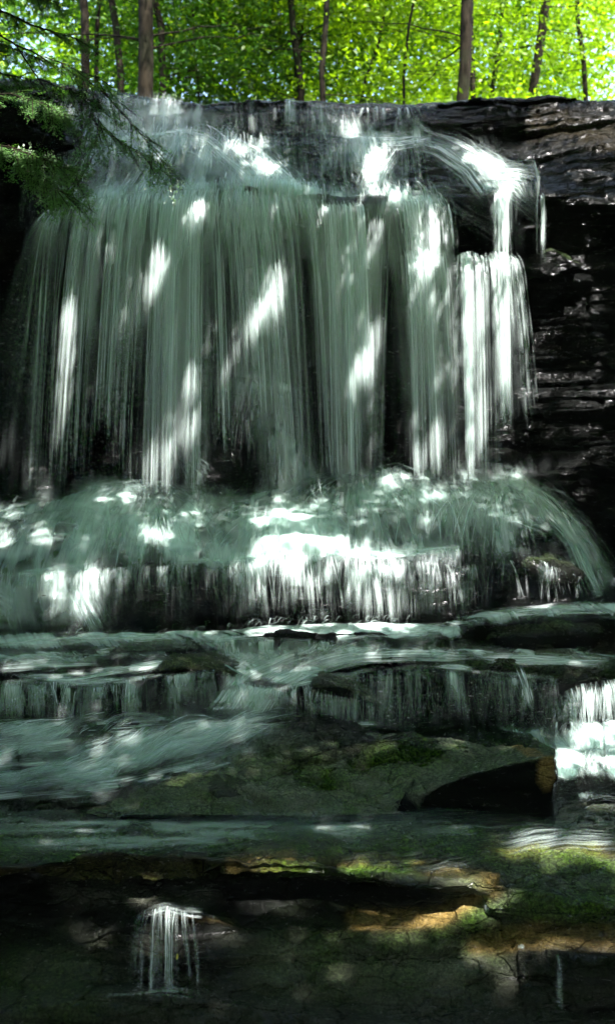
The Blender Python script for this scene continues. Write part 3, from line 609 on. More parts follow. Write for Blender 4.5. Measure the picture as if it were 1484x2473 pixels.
# --- lower curtain
wb = WB(); th = WB()
LC = lambda x, y: np.clip(.22 + caps(x, y, [(640,1340,900,1350,60,1.),(640,1400,1080,1450,80,.55),(200,1380,640,1380,50,.45),(850,1380,960,1520,50,.6),(1240,1380,1290,1450,40,.4),(220,1380,230,1450,20,.6)]), 0, 1.4)
curtain(wb, th, [(190,1372,8.12),(400,1366,8.12),(550,1356,8.14),(700,1330,8.14),(860,1336,8.15),(1000,1354,8.15),(1120,1368,8.18)], [(190,1525,7.95),(400,1530,7.93),(550,1530,7.93),(700,1522,7.93),(860,1520,7.93),(1000,1518,7.95),(1130,1500,7.98)],
        1.0, 2, 900, 31, 1.5, cl=(22, 60), dmap=LC, clmin=.18, thick=.04, ta=.6, wmax=.03)
curtain(wb, th, [(1110,1366,8.2),(1250,1352,8.2),(1300,1350,8.2),(1400,1392,8.2)], [(1110,1480,8.0),(1250,1465,8.0),(1300,1460,8.0),(1410,1462,8.05)], .7, 1, 90, 32, 1.4, cl=(14, 40), clmin=.02, thick=.03, ta=.5, wmax=.02)
curtain(wb, th, [(-260,1390,8.1),(0,1385,8.1),(210,1374,8.1)], [(-260,1525,7.95),(0,1525,7.93),(210,1530,7.95)], .9, 2, 420, 33, 1.3, cl=(16, 50), clmin=.15, thick=.05, ta=.4, dmap=lambda x, y: np.clip(1 - caps(x, y, [(110,1440,105,1480,26,1.1)]), 0, 1))
film(wb, 15, 17, -400, 1900, [(200,1525,1000,1522,16,1.2),(-100,1560,300,1550,30,.7),(600,1535,1100,1530,14,.9),(1000,1510,1484,1475,14,.7),(1480,1480,1700,1480,20,.7),(300,1540,560,1545,20,.6)], off=.03, seed=.33, lump=.03, skew=.6, thr=th, nth=900, lth=.28, tth=.5, drift=lambda x, y: -.5)
for k, q in enumerate([([(560,1540),(680,1532),(760,1542),(880,1528),(1060,1520)],6,150,.9),([(-50,1560),(120,1545),(260,1540),(420,1535)],7,110,.5),([(1080,1500),(1230,1480),(1340,1470),(1484,1468)],6,80,.5)]):
    stroke(th, q[0], q[1], q[2], q[3], 500 + k)
lc = wb.make('lower_curtain', M_FALL, 'bright fringe of water dropping over the middle step')
th.make('water_threads', M_THREAD, parent=lc)

# --- cascades over the low steps
wb = WB(); th = WB()
LS = [(0,1600,250,1600,20,.7),(700,1590,900,1580,16,.6),(850,1585,1150,1590,14,.6),(1150,1590,1484,1600,16,.5),(560,1620,760,1590,36,.9),(560,1660,640,1700,40,.6),(1050,1600,1100,1640,20,.5)]
LS += [(0,1560,520,1560,14,.5),(300,1600,520,1600,14,.5),(760,1640,560,1720,30,.5)]
film(wb, 14, 16, -400, 1900, LS, off=.02, seed=.4, lump=.03, skew=1.0, thr=th, nth=3000, lth=.6, tth=.6, drift=lambda x, y: -.9, patchy=.8, sheet=.42)
film(wb, 14, 16, -400, 1900, LS, off=.05, seed=.8, lump=.05, skew=1.0)
S1 = lambda x, y: np.clip(.34 + 1.5 * caps(x, y, [(-300,1690,60,1690,60,.5),(150,1650,170,1740,36,.9),(280,1660,330,1730,50,.6),(440,1640,420,1720,40,.35),(620,1660,560,1740,46,.9),(720,1660,880,1730,46,.5),(940,1640,960,1740,24,.2),(1090,1630,1130,1740,14,.5),(1240,1630,1270,1700,12,.5),(1350,1640,1484,1640,20,.4)]), 0, 1.2)
lcur(wb, th, 14, 13, -300, 1340, dens=1.1, layers=2, n=2200, seed=41, p=1.4, cl=(30, 90), dmap=S1, clmin=.18, rag=.4, ends=.1, thick=.03, ta=.5, wmax=.012)
S2 = lambda x, y: np.clip(.10 + 1.4 * caps(x, y, [(0,1600,60,1620,50,.5),(200,1600,170,1640,60,.6),(640,1570,760,1590,60,.7),(540,1560,560,1600,30,.6),(800,1560,900,1570,40,.4),(1000,1560,1100,1570,40,.2)]), 0, 1.1)
lcur(wb, th, 16, 15, -300, 1120, dens=1.1, layers=2, n=1300, seed=42, p=1.4, cl=(30, 90), dmap=S2, clmin=.2, rag=.4, ends=.1, thick=.03, ta=.45, wmax=.012)
lcur(wb, th, 12, 11, -400, 560, dens=.8, layers=1, n=500, seed=43, p=1.3, cl=(20, 60), dmap=lambda x, y: caps(x, y, [(-400,1860,520,1830,60,.8)]), clmin=.0, thick=.03, ta=.5, wmax=.02)
for k, q in enumerate([([(760,1575),(680,1600),(600,1640),(560,1700),(520,1740)],20,200,.7),([(900,1560),(760,1600),(660,1650),(600,1740)],14,120,.55),([(560,1545),(570,1600),(590,1650)],16,70,.5),([(1150,1590),(980,1582),(840,1588),(720,1620)],7,90,.6),([(1484,1600),(1300,1592),(1150,1592)],8,70,.45),
    ([(560,1590),(420,1595),(280,1620),(160,1640),(0,1640)],8,80,.45),([(500,1730),(380,1738),(230,1750),(60,1765),(-60,1775)],9,110,.55),([(250,1600),(120,1600),(0,1610)],9,60,.5),([(1250,1600),(1266,1640),(1280,1700)],5,24,.6),([(740,1760),(860,1752),(1000,1758)],7,50,.45)]):
    stroke(th, q[0], q[1], int(q[2] * 1.4), q[3] * 1.3, 600 + k, out=.10)
ls = wb.make('low_step_cascades', M_FALL, 'green tinted water spilling down the low dark steps')
th.make('water_threads', M_THREAD, parent=ls)

# --- run-out to the left
wb = WB(); th = WB()
RO = [(-200,1760,200,1765,26,.7),(100,1830,500,1780,30,.6),(560,1760,640,1830,36,.8),(-300,1820,200,1810,30,.5),(640,1740,500,1770,50,1.1),(520,1790,200,1880,36,.9),(640,1770,620,1790,40,.8),(-200,1780,350,1750,30,.6),(-300,1850,300,1800,40,.5),(-300,1910,260,1895,24,.8),(300,1880,560,1800,22,.6),(-200,1880,100,1870,30,.5),(400,1850,800,1790,10,.35),(740,1750,1100,1752,12,.45),(720,1755,600,1850,8,.3)]
film(wb, 10, 13, -500, 1200, RO, off=.02, seed=.44, lump=.04, skew=1.7, thr=th, nth=5000, lth=1.3, tth=.8, drift=lambda x, y: -1.5 - .6 * math.sin(x / 90.), sheet=.35, patchy=.9)
film(wb, 10, 13, -500, 1200, [(a, b, c, d, r, q * .8) for a, b, c, d, r, q in RO], off=.05, seed=.84, lump=.05, skew=1.9, thr=th, nth=2600, lth=1.4, tth=.6, drift=lambda x, y: -1.8, sheet=.3, patchy=1.0)
for k, q in enumerate([([(640,1740),(560,1765),(470,1800),(360,1840),(200,1880),(0,1900),(-200,1915)],14,260,.8),([(560,1720),(440,1770),(300,1800),(120,1830),(-100,1850)],14,160,.6),([(650,1800),(560,1830),(420,1860),(300,1890),(120,1915)],10,130,.6),([(620,1735),(640,1770),(650,1810)],26,90,.6),
    ([(400,1760),(220,1775),(60,1800),(-150,1810)],10,110,.5),([(860,1770),(700,1800),(520,1850),(350,1890)],8,70,.35),([(100,1850),(-50,1870),(-200,1880)],12,60,.5)]):
    stroke(th, q[0], q[1], q[2], q[3] * 1.9, 700 + k, out=.10, wmax=.016)
ro = wb.make('runout_stream', M_FILM, 'fast green white stream sliding away to the left below the steps')
th.make('water_threads', M_THREAD, parent=ro)

# --- right-hand cascade
wb = WB(); th = WB()
RC = lambda x, y: np.clip(caps(x, y, [(1400,1650,1700,1640,46,.7),(1420,1720,1700,1720,60,1.),(1340,1720,1400,1740,30,.4)]), 0, 1.2)
curtain(wb, th, [(1320,1690,7.2),(1400,1652,7.15),(1484,1640,7.1),(1750,1630,7.1)], [(1330,1790,7.0),(1400,1785,6.98),(1484,1785,6.95),(1750,1785,6.95)], 1.1, 2, 350, 51, 1.4, cl=(24, 70), dmap=RC, clmin=.25, thick=.03, ta=.6, wmax=.025)
film(wb, 10, 13, 1180, 2100, thr=th, nth=800, lth=.7, dm=[(1400,1790,1700,1790,40,1.2),(1360,1830,1700,1840,34,1.2),(1230,1770,1360,1790,30,.6),(1280,1730,1380,1760,26,.6),(1330,1875,1700,1890,16,1.1),(1400,1930,1700,1940,12,.5)], off=.04, seed=.5, lump=.06)
film(wb, 10, 13, 1180, 2100, [(1400,1800,1700,1800,40,1.1),(1360,1850,1700,1850,30,1.1),(1340,1880,1700,1890,12,1.0)], off=.10, seed=.9, lump=.08)
splash(wb, 1440, 1800, 6.9, 120, .4, .6, 71); splash(wb, 1560, 1800, 6.9, 90, .4, .6, 72); splash(wb, 1310, 1740, 7.1, 60, .3, .6, 73)
rc = wb.make('right_cascade', M_FALL, 'small bright cascade beside the tilted boulder')
th.make('water_threads', M_THREAD, parent=rc)

# --- thin film on the flat shelf and trickles in the foreground
wb = WB(); th = WB()
film(wb, 7, 10, -600, 2100, [(-200,2000,1600,2010,46,.42),(-200,1960,700,1975,20,.35),(100,2050,1200,2040,20,.3),(1250,2050,1600,2060,22,.8),(1380,1935,1600,1960,14,.9),(600,1985,1100,1990,20,.3),(1140,2120,1190,2140,16,.4),(1000,2120,1160,2130,8,.6)], off=.012, seed=.21, lump=.015, along=False, skew=3.0, rel=.8, thr=th, nth=1000, lth=1.3, tth=.3, drift=lambda x, y: -3.0, sheet=.07)
film(wb, 4, 6, 1000, 2100, [(1150,2160,1200,2170,24,.25),(1200,2200,1600,2220,14,.3),(1250,2290,1300,2300,14,.6)], off=.012, seed=.61, lump=.02, rel=.9)
for k, (xa, xb, n_, a_) in enumerate([(340,322,5,.3),(356,345,5,.35),(376,368,10,.5),(392,390,8,.4),(408,410,14,.6),(422,426,8,.5),(445,462,7,.4),(466,488,4,.3)]):
    rope(th, xa, 2190 + abs(xa - 400) * .2, 4.8, xb, 2330 + 60 * (k % 3), 4.68, 3.5, 4.5, n_ * 2 + 3, a_ * .95, 140 + k, f1=.35, ws=.38)
stroke(th, [(325,2215),(360,2200),(400,2188),(440,2198),(490,2206)], 7., 45, .22, 905, 5., .1, wmax=.004, out=.03)
stroke(th, [(210,2408),(300,2400),(400,2392),(480,2400)], 6., 30, .15, 906, 5., .1, wmax=.004, out=.03)
rope(th, 1342, 2304, 4.78, 1342, 2400, 4.72, 1, 1, 5, .4, 131)
film(wb, 4, 5, 300, 620, [(340,2195,460,2190,8,.5),(470,2200,600,2225,8,.3)], off=.012, seed=.7, lump=.01, rel=.9)
for k, q in enumerate([([(1484,2000),(1100,2000),(760,2005),(400,1990),(-50,2000)],14,110,.22),([(1300,2030),(900,2040),(500,2030),(0,2045)],10,80,.2),([(1000,1975),(700,1972),(400,1968)],6,40,.2),([(1600,2055),(1400,2050),(1230,2040)],10,50,.5),([(1100,2118),(1180,2150),(1190,2200)],10,40,.5)]):
    stroke(th, q[0], q[1], q[2], q[3], 800 + k, wob=12., out=.02)
fw = wb.make('shelf_water', M_FILM, 'thin grey sheet of water sliding across the flat mossy shelf')
th.make('trickles', M_THREAD, parent=fw)

# ------------------------------------------------------------------ boulders
def boulder(name, poly, thick, label, mat=None, moss=.5, tan=0., seed=0, amp=.03, back=.5, group=None, lite=.1, smooth=2, fwd=0.):
    """a slab from its front outline (x,y,Y) corners: front face swept back and down-tilted, rounded and roughened"""
    import bmesh
    bm = bmesh.new(); poly = [(a, b, c - fwd) for a, b, c in poly]
    fr = [bm.verts.new(P3(*p)) for p in poly]
    bk = [bm.verts.new(P3(*p) + np.array(thick)) for p in poly]
    bm.faces.new(fr); bm.faces.new(bk[::-1]); n = len(poly)
    for i in range(n): bm.faces.new([fr[i], bk[i], bk[(i + 1) % n], fr[(i + 1) % n]])
    bmesh.ops.recalc_face_normals(bm, faces=bm.faces)
    bmesh.ops.triangulate(bm, faces=bm.faces)
    for _ in range(5):
        ed = [e for e in bm.edges if e.calc_length() > .03]
        if not ed: break
        bmesh.ops.subdivide_edges(bm, edges=ed, cuts=1); bmesh.ops.triangulate(bm, faces=bm.faces)
    for _ in range(smooth): bmesh.ops.smooth_vert(bm, verts=bm.verts, factor=.5, use_axis_x=True, use_axis_y=True, use_axis_z=True)
    bm.normal_update()
    V = np.array([v.co[:] for v in bm.verts]); Nn = np.array([v.normal[:] for v in bm.verts])
    T = np.array([[v.index for v in f.verts] for f in bm.faces if len(f.verts) == 3]); bm.free()
    d = amp * 2.2 * (fbm(V[:, 0] * 3 + seed, V[:, 1] * 3 + V[:, 2] * 5, seed, 5, .6) - .5) + strata(V[:, 0], V[:, 2] + .3 * V[:, 0], V[:, 1], .06, amp, seed) * .8
    V = V + Nn * d[:, None]
    c = V.mean(0); st = np.zeros((len(V), 4)); st[:, 3] = 1
    st[:, 0] = moss * sst(.1, .7, Nn[:, 2]); st[:, 2] = lite * sst(.0, .6, Nn[:, 2])  # upward faces paler, their wet sheen painted into the colour
    if tan:
        q = P3(*tan); st[:, 1] = 1.4 * (1 - sst(.5, 1, np.hypot((V[:, 0] - q[0]) / .05, (V[:, 2] - q[2]) / .11)))
    o = mesh_obj(name, V - c, T, mat or M_ROCK, cols={'stain_sheen': st}); o.location = c
    tag(o, label, 'boulder', group); return o
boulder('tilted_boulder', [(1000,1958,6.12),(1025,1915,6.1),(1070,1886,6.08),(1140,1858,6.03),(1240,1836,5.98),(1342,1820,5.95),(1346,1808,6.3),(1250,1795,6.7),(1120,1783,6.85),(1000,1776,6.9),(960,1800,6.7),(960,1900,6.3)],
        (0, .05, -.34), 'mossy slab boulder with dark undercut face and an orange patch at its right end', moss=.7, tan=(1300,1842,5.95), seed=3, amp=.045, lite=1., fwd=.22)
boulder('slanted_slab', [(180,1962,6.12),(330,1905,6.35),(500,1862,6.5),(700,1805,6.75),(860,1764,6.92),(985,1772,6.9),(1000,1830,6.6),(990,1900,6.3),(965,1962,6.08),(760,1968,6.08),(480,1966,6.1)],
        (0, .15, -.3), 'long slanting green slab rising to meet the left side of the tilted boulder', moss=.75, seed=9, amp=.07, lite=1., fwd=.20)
for k, (cx, cy, rx, ry, Yr, lb) in enumerate([(365,1580,105,22,7.7,'flat black rock above the left low step, split by two rivulets'),(470,1645,95,46,7.32,'dark humped rock left of the central green chute'),(820,1700,90,50,7.22,'dark rock under the thin veil right of the central chute'),(250,1800,80,22,6.95,'low black rock breaking the run-out near the left edge'),
      (700,1775,60,22,7.0,'small wet rock just above the slanting slab'),(1330,1545,150,34,7.75,'broad dark rock hump below the step at the right edge'),(105,1465,30,38,8.1,'small black rock showing through the left end of the middle step'),(540,1940,90,26,6.12,'dark rock wedged under the front edge of the slanting slab')]):
    a_ = np.linspace(0, 2 * math.pi, 15)[:-1]
    boulder('wet_rock', [(cx + rx * math.cos(a) * (1 + .15 * math.sin(3 * a + k)), cy - ry * math.sin(a) * (1 + .15 * math.cos(2 * a + k)), Yr - .05 * abs(math.sin(a))) for a in a_], (0, .35, .03), lb, moss=.4, seed=30 + k, amp=.06, group='wet rocks among the low cascades', lite=.25, smooth=6)
boulder('dark_rock_knob', [(1235,1400,8.2),(1270,1360,8.2),(1330,1345,8.2),(1385,1365,8.2),(1405,1400,8.2),(1400,1460,8.15),(1240,1465,8.15)],
        (0, .4, .02), 'rounded dark rock knob with a sunlit wet crown right of the middle step', moss=.2, seed=14, amp=.05)
boulder('cliff_shelf_rock', [(1240,640,9.35),(1265,612,9.3),(1330,602,9.3),(1400,632,9.3),(1405,645,9.3),(1330,665,9.33),(1260,668,9.35)],
        (0, .5, .02), 'small wet rock jutting from the dark wall beside the right strand of water', moss=.3, seed=15, amp=.05)
boulder('bank_rock', [(-300,330,9.0),(-300,240,9.0),(0,232,9.0),(60,250,9.0),(120,262,9.05),(165,285,9.1),(160,335,9.1),(100,342,9.05),(40,330,9.0),(0,322,9.0)],
        (-.1, 1.3, .25), 'dark grey overhanging rock under the hemlock at the upper left', moss=.4, seed=16, amp=.06)

# ------------------------------------------------------------------ ground and forest behind the lip
def gz(Y): return CAMZ + 3.25 + np.maximum(0, Y - 13) * .22
gx = np.linspace(-40, 40, 161); gy = np.linspace(13.5, 90, 140); GX, GY = np.meshgrid(gx, gy)
GZ = gz(GY) + .5 * (fbm(GX * .3, GY * .3, 3, 4) - .5) + .012 * np.abs(GX) ** 1.5
m_floor, N_, L_ = newmat('forest_floor')
o_ = nd(N_, 'ShaderNodeOutputMaterial'); b_ = nd(N_, 'ShaderNodeBsdfPrincipled'); L_.new(b_.outputs[0], o_.inputs[0])
g_ = nd(N_, 'ShaderNodeNewGeometry'); f_ = noise_(N_, L_, g_.outputs['Position'], 3, 6, .7)
L_.new(mixc(N_, L_, mapr(N_, L_, f_, .35, .65), (.05, .035, .02), (.06, .11, .02)), b_.inputs['Base Color']); b_.inputs['Roughness'].default_value = .9
tag(mesh_obj('forest_floor', np.stack([GX, GY, GZ], -1).reshape(-1, 3), gridq(*GX.shape), m_floor), 'forest floor above the falls', kind='structure')
# banks beside and behind the camera so that the place closes round
gx = np.linspace(-40, 40, 161); gy = np.linspace(-30, 13.6, 110); GX, GY = np.meshgrid(gx, gy)
hw = 3.4 + .25 * GY.clip(0, 12) * .6
GZ = np.where(GY > 4, .2, .2) + sst(0, 5, np.abs(GX) - hw) * (5.2) + .4 * (fbm(GX * .5, GY * .5, 13, 4) - .5) - .3
tag(mesh_obj('stream_banks', np.stack([GX, GY, GZ], -1).reshape(-1, 3), gridq(*GX.shape), m_floor), 'sloping banks on both sides of the stream', kind='structure')

LEAFMATS = {
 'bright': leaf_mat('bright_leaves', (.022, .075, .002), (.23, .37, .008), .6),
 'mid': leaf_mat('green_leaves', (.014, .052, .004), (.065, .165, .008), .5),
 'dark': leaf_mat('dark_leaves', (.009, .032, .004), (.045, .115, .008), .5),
 'canopy': leaf_mat('canopy_leaves', (.035, .14, .03), (.07, .30, .055), .6),  # strong green so the added crowns tint the shade
 'needle': leaf_mat('hemlock_needles', (.022, .06, .014), (.08, .19, .035), .4, .04),
}
def leaf_cloud(cen, size, rng, flat=.5):
    n = len(cen); a = rng.random(n) * 2 * math.pi
    nrm = rng.normal(size=(n, 3)); nrm[:, 2] = np.abs(nrm[:, 2]) + flat; nrm /= np.linalg.norm(nrm, axis=1, keepdims=True)
    t = np.stack([np.cos(a), np.sin(a), rng.normal(size=n) * .4], 1); t -= nrm * (t * nrm).sum(1, keepdims=True); t /= np.linalg.norm(t, axis=1, keepdims=True)
    b = np.cross(nrm, t); s = (size * (.6 + .8 * rng.random(n)))[:, None] if np.ndim(size) == 0 else size[:, None]
    V = np.stack([cen - t * s, cen + b * s * .42 - t * s * .1, cen + t * s, cen - b * s * .42 - t * s * .1], 1)
    return V.reshape(-1, 3), np.arange(n * 4).reshape(-1, 4)

def tube(pts, rad, seg=8):
    pts = np.array(pts, float); n = len(pts); rad = np.broadcast_to(rad, n)
    d = np.gradient(pts, axis=0); d /= np.linalg.norm(d, axis=1, keepdims=True) + 1e-9
    ref = np.where(np.abs(d[:, 2:3]) > .9, [[1., 0, 0]], [[0, 0, 1.]]); a = np.cross(d, ref); a /= np.linalg.norm(a, axis=1, keepdims=True); b = np.cross(d, a)
    th_ = np.linspace(0, 2 * math.pi, seg + 1)
    V = pts[:, None] + rad[:, None, None] * (np.cos(th_)[None, :, None] * a[:, None] + np.sin(th_)[None, :, None] * b[:, None])
    return V.reshape(-1, 3), gridq(n, seg + 1)

class TB:
    def __init__(s): s.V = []; s.Q = []; s.n = 0
    def add(s, V, Q): s.V.append(V); s.Q.append(Q + s.n); s.n += len(V)
    def make(s, name, mat, parent=None): return mesh_obj(name, np.concatenate(s.V), np.concatenate(s.Q), mat, parent)

TREE_GROUP = 'trees standing above the falls'
def tree(name, px, Y, wpx, label, mat='mid', lean=0., nleaf=3500, crown=(3.2, 3.0), zc=None, size=.07, seed=0, bark=None, height=13.):
    rng = np.random.default_rng(seed + 500)
    X = (px - CX) / F * Y; z0 = float(gz(Y)) - .3; r = wpx / F * Y / 2
    root = empty(name, (X, Y, z0)); tag(root, label, 'tree', TREE_GROUP)
    tb = TB(); zz = np.linspace(0, height, 22); wob = .22 * (fbm(zz * .6, zz * 0 + seed, seed, 3) - .5) * 2
    zmid = CAMZ + .37 * Y - z0
    trunk = np.stack([lean * (zz - zmid) + wob, .5 * wob, zz], 1); tb.add(*tube(trunk, r * (1.25 - .85 * zz / height), 10))
    cen = []
    zc_ = (CAMZ + .375 * Y - z0) if zc is None else zc
    nl = 16
    for k in range(nl):
        h = zc_ + (rng.random() - .45) * crown[1]; a = rng.uniform(.35, math.pi - .35); ln = crown[0] * (.35 + .65 * rng.random())
        h = min(max(h, .5), height * .97); p0 = np.array([np.interp(h, zz, trunk[:, 0]), np.interp(h, zz, trunk[:, 1]), h])
        dr = np.array([math.cos(a), math.sin(a), .15 + .35 * rng.random()])
        tt = np.linspace(0, 1, 9)[:, None]; br = p0 + dr * ln * tt + np.array([0, 0, -.35]) * tt ** 2 * ln * .5 + .05 * rng.normal(size=(9, 3)) * tt
        tb.add(*tube(br, r * .13 * (1 - .8 * tt[:, 0]) + .003, 5))
        for q in range(8):
            c0 = np.array([0, .9 if rng.random() > .1 else -.45, 0]) + br[rng.integers(2, 9)] + rng.normal(size=3) * [.35, .35, .14]
            m = nleaf // (nl * 8); cen.append(c0 + rng.normal(size=(m, 3)) * np.array([.34, .34, .07]) )
    for k in range(170 if mat != 'bright' else 60):  # leaves above the view, shifted sunward and added to shade the trunks
        a = rng.random() * 6.28; q = 2.4 * math.sqrt(rng.random()); h = zc_ + .06 * Y + 1.6 + 2.8 * rng.random()
        cen.append(np.array([.7, -1.2, 0]) + np.array([q * math.cos(a) + np.interp(h, zz, trunk[:, 0]), q * math.sin(a), h]) + rng.normal(size=(26 if mat != 'bright' else 10, 3)) * [.4, .4, .12])
    tb.make('trunk', bark or M_BARK, root)
    cen = np.concatenate(cen); V, Q = leaf_cloud(cen, size, rng, .3)
    mesh_obj('crown', V, Q, LEAFMATS[mat], root, smooth=False)
    return root
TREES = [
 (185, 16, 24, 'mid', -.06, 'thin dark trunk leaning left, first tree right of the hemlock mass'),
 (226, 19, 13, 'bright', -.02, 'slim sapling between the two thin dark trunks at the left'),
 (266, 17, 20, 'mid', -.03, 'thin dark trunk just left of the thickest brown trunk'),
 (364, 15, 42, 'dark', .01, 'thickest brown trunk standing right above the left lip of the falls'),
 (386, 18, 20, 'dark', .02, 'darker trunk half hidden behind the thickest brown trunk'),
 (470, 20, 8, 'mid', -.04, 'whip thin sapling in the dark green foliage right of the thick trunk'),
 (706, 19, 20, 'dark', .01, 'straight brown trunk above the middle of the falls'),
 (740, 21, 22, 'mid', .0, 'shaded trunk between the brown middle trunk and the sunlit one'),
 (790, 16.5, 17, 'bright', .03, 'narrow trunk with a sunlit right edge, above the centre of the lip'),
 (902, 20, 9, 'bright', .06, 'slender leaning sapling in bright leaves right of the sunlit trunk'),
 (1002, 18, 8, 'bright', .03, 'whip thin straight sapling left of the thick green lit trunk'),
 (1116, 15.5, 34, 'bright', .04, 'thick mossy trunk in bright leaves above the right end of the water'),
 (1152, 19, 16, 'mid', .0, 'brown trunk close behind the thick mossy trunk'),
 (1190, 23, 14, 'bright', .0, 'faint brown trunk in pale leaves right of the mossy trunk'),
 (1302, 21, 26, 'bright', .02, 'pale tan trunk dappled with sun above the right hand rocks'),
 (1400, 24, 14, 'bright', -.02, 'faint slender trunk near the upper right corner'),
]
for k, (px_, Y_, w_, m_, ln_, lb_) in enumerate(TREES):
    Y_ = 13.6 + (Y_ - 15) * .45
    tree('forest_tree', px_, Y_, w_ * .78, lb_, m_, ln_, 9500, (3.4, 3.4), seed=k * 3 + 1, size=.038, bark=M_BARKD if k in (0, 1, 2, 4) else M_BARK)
# distant wood, one leafy mass
rng = np.random.default_rng(5)
n = 64000; Yf = 26 + rng.random(n) * 22; Xf = (rng.random(n) - .5) * Yf * .95; hf = CAMZ + Yf * (.27 + .22 * rng.random(n))
cl_ = fbm(Xf * .5, hf * .9 + Yf * .35, 77, 3); keep = cl_ > .42
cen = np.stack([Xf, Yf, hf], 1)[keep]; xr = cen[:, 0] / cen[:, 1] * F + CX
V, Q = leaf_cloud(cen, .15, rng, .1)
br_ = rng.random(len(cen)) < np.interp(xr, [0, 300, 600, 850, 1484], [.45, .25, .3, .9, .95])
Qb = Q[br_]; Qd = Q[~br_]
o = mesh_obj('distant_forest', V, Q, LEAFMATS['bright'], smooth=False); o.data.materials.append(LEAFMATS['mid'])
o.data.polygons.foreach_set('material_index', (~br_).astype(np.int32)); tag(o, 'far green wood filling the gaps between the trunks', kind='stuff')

# ------------------------------------------------------------------ hemlock branches, upper left
def hemlock(name, paths, label, dens=1.0, seed=0, tips=True):
    """woody curves (image x,y,depth) with drooping flat sprays of needles"""
    rng = np.random.default_rng(seed); first = P3(*paths[0][0][0])
    root = empty(name, first); tag(root, label, 'branch', 'hemlock boughs at the upper left')
    tb = TB(); nV = []; nQ = []; nn = 0
    def needles(p, d, side, ln):
        nonlocal nn
        m = max(4, int(ln / .007 * dens)); t = rng.random(m); sgn = rng.choice([-1, 1], m)
        base = p + d * (t * ln)[:, None]; L_ = .017 * (1 - .5 * t) + .004
        dv = side * sgn[:, None] * .8 + d * .5 + rng.normal(size=(m, 3)) * .12; dv /= np.linalg.norm(dv, axis=1, keepdims=True)
        wv = np.cross(dv, np.cross(d, side)); wv /= np.linalg.norm(wv, axis=1, keepdims=True) + 1e-9
        V = np.stack([base - wv * .0022, base + dv * L_[:, None] * .6 - wv * .003, base + dv * L_[:, None], base + dv * L_[:, None] * .6 + wv * .003], 1)
        nV.append(V.reshape(-1, 3)); nQ.append(np.arange(m * 4).reshape(-1, 4) + nn); nn += m * 4
    for pts, r0, spray in paths:
        q = pl(pts, np.linspace(0, 1, 26)); Pm = P3(q[:, 0], q[:, 1], q[:, 2]); Pm += .008 * rng.normal(size=Pm.shape).cumsum(0) * .3
        tb.add(*tube(Pm - first, r0 * (1 - .75 * np.linspace(0, 1, 26)), 6))
        if not spray: continue
        dr = np.gradient(Pm, axis=0); dr /= np.linalg.norm(dr, axis=1, keepdims=True)
        for k in range(int(19 * spray)):
            i = rng.integers(4, 26); d0 = dr[i]; sd = np.cross(d0, [0, -.6, .8]); sd /= np.linalg.norm(sd)
            s_ = rng.choice([-1, 1]); d = d0 * .75 + sd * s_ * .7 + np.array([0, 0, -.35]) + rng.normal(size=3) * .18; d /= np.linalg.norm(d)
            ln = .10 + .16 * rng.random(); p = Pm[i] - first
            tb.add(*tube(np.array([p, p + d * ln * .5, p + d * ln + [0, 0, -.02]]), np.array([.003, .002, .001]), 4))
            side = np.cross(d, [0, -.5, .86] + rng.normal(size=3) * .3); side /= np.linalg.norm(side)
            needles(p, d, side, ln)
            for j in range(7):
                t = .15 + .12 * j; s2 = 1 if j % 2 else -1; d2 = d * .7 + side * s2 * .75 + rng.normal(size=3) * .1; d2 /= np.linalg.norm(d2)
                sd2 = np.cross(d2, np.cross(d, side)); sd2 /= np.linalg.norm(sd2) + 1e-9
                needles(p + d * ln * t, d2, sd2, ln * .5 * (1 - t * .5))
    tb.make('branchlets', M_BARKD, root)
    o = mesh_obj('needles', np.concatenate(nV), np.concatenate(nQ), LEAFMATS['needle'], root, smooth=False)
    return root
hemlock('hemlock_branch', [([(-60,40,6.4),(40,110,6.5),(120,230,6.6),(125,300,6.6),(100,350,6.6)], .007, 0),([(40,110,6.5),(150,150,6.7),(260,190,6.9)], .005, .8),([(90,190,6.55),(180,230,6.8),(240,260,7.0)], .004, .8)],
        'bare looping twig and thin sprays hanging at the upper left corner', seed=1)
hemlock('hemlock_branch', [([(150,160,7.0),(250,220,7.0),(320,300,7.05),(420,420,7.1)], .006, 1.5),([(220,210,7.0),(240,300,7.0),(215,400,7.0)], .004, .8),([(180,190,7.),(230,300,7.),(300,350,7.1),(360,395,7.1)], .005, 1.8),([(200,200,7.),(200,320,7.1),(180,480,7.1)], .004, 1.2)],
        'drooping hemlock spray hanging in front of the upper cascade', seed=2, dens=.7)
hemlock('hemlock_branch', [([(-80,225,7.2),(20,228,7.1),(90,245,7.0),(170,280,7.0)], .006, 2.2)], 'sunlit bright green hemlock tip above the overhanging rock', seed=3)
hemlock('hemlock_branch', [([(-80,345,7.0),(20,352,6.9),(80,375,6.85),(150,400,6.8)], .006, 2.2),([(20,352,6.9),(90,420,6.9),(170,480,6.9)], .005, 2.0)], 'sunlit hemlock tip below the overhanging rock', seed=4)
hemlock('hemlock_branch', [([(-150,-40,8.0),(0,20,8.0),(100,60,8.0),(200,90,8.1)], .012, 3.0),([(-150,60,8.2),(0,110,8.2),(90,150,8.2)], .010, 3.0),([(-100,-60,8.4),(40,-20,8.4),(140,10,8.4)], .012, 3.0),([(-200,150,8.),(-20,170,8.),(80,185,8.)], .01, 2.4)],
        'dense dark hemlock bough filling the very corner', seed=5)

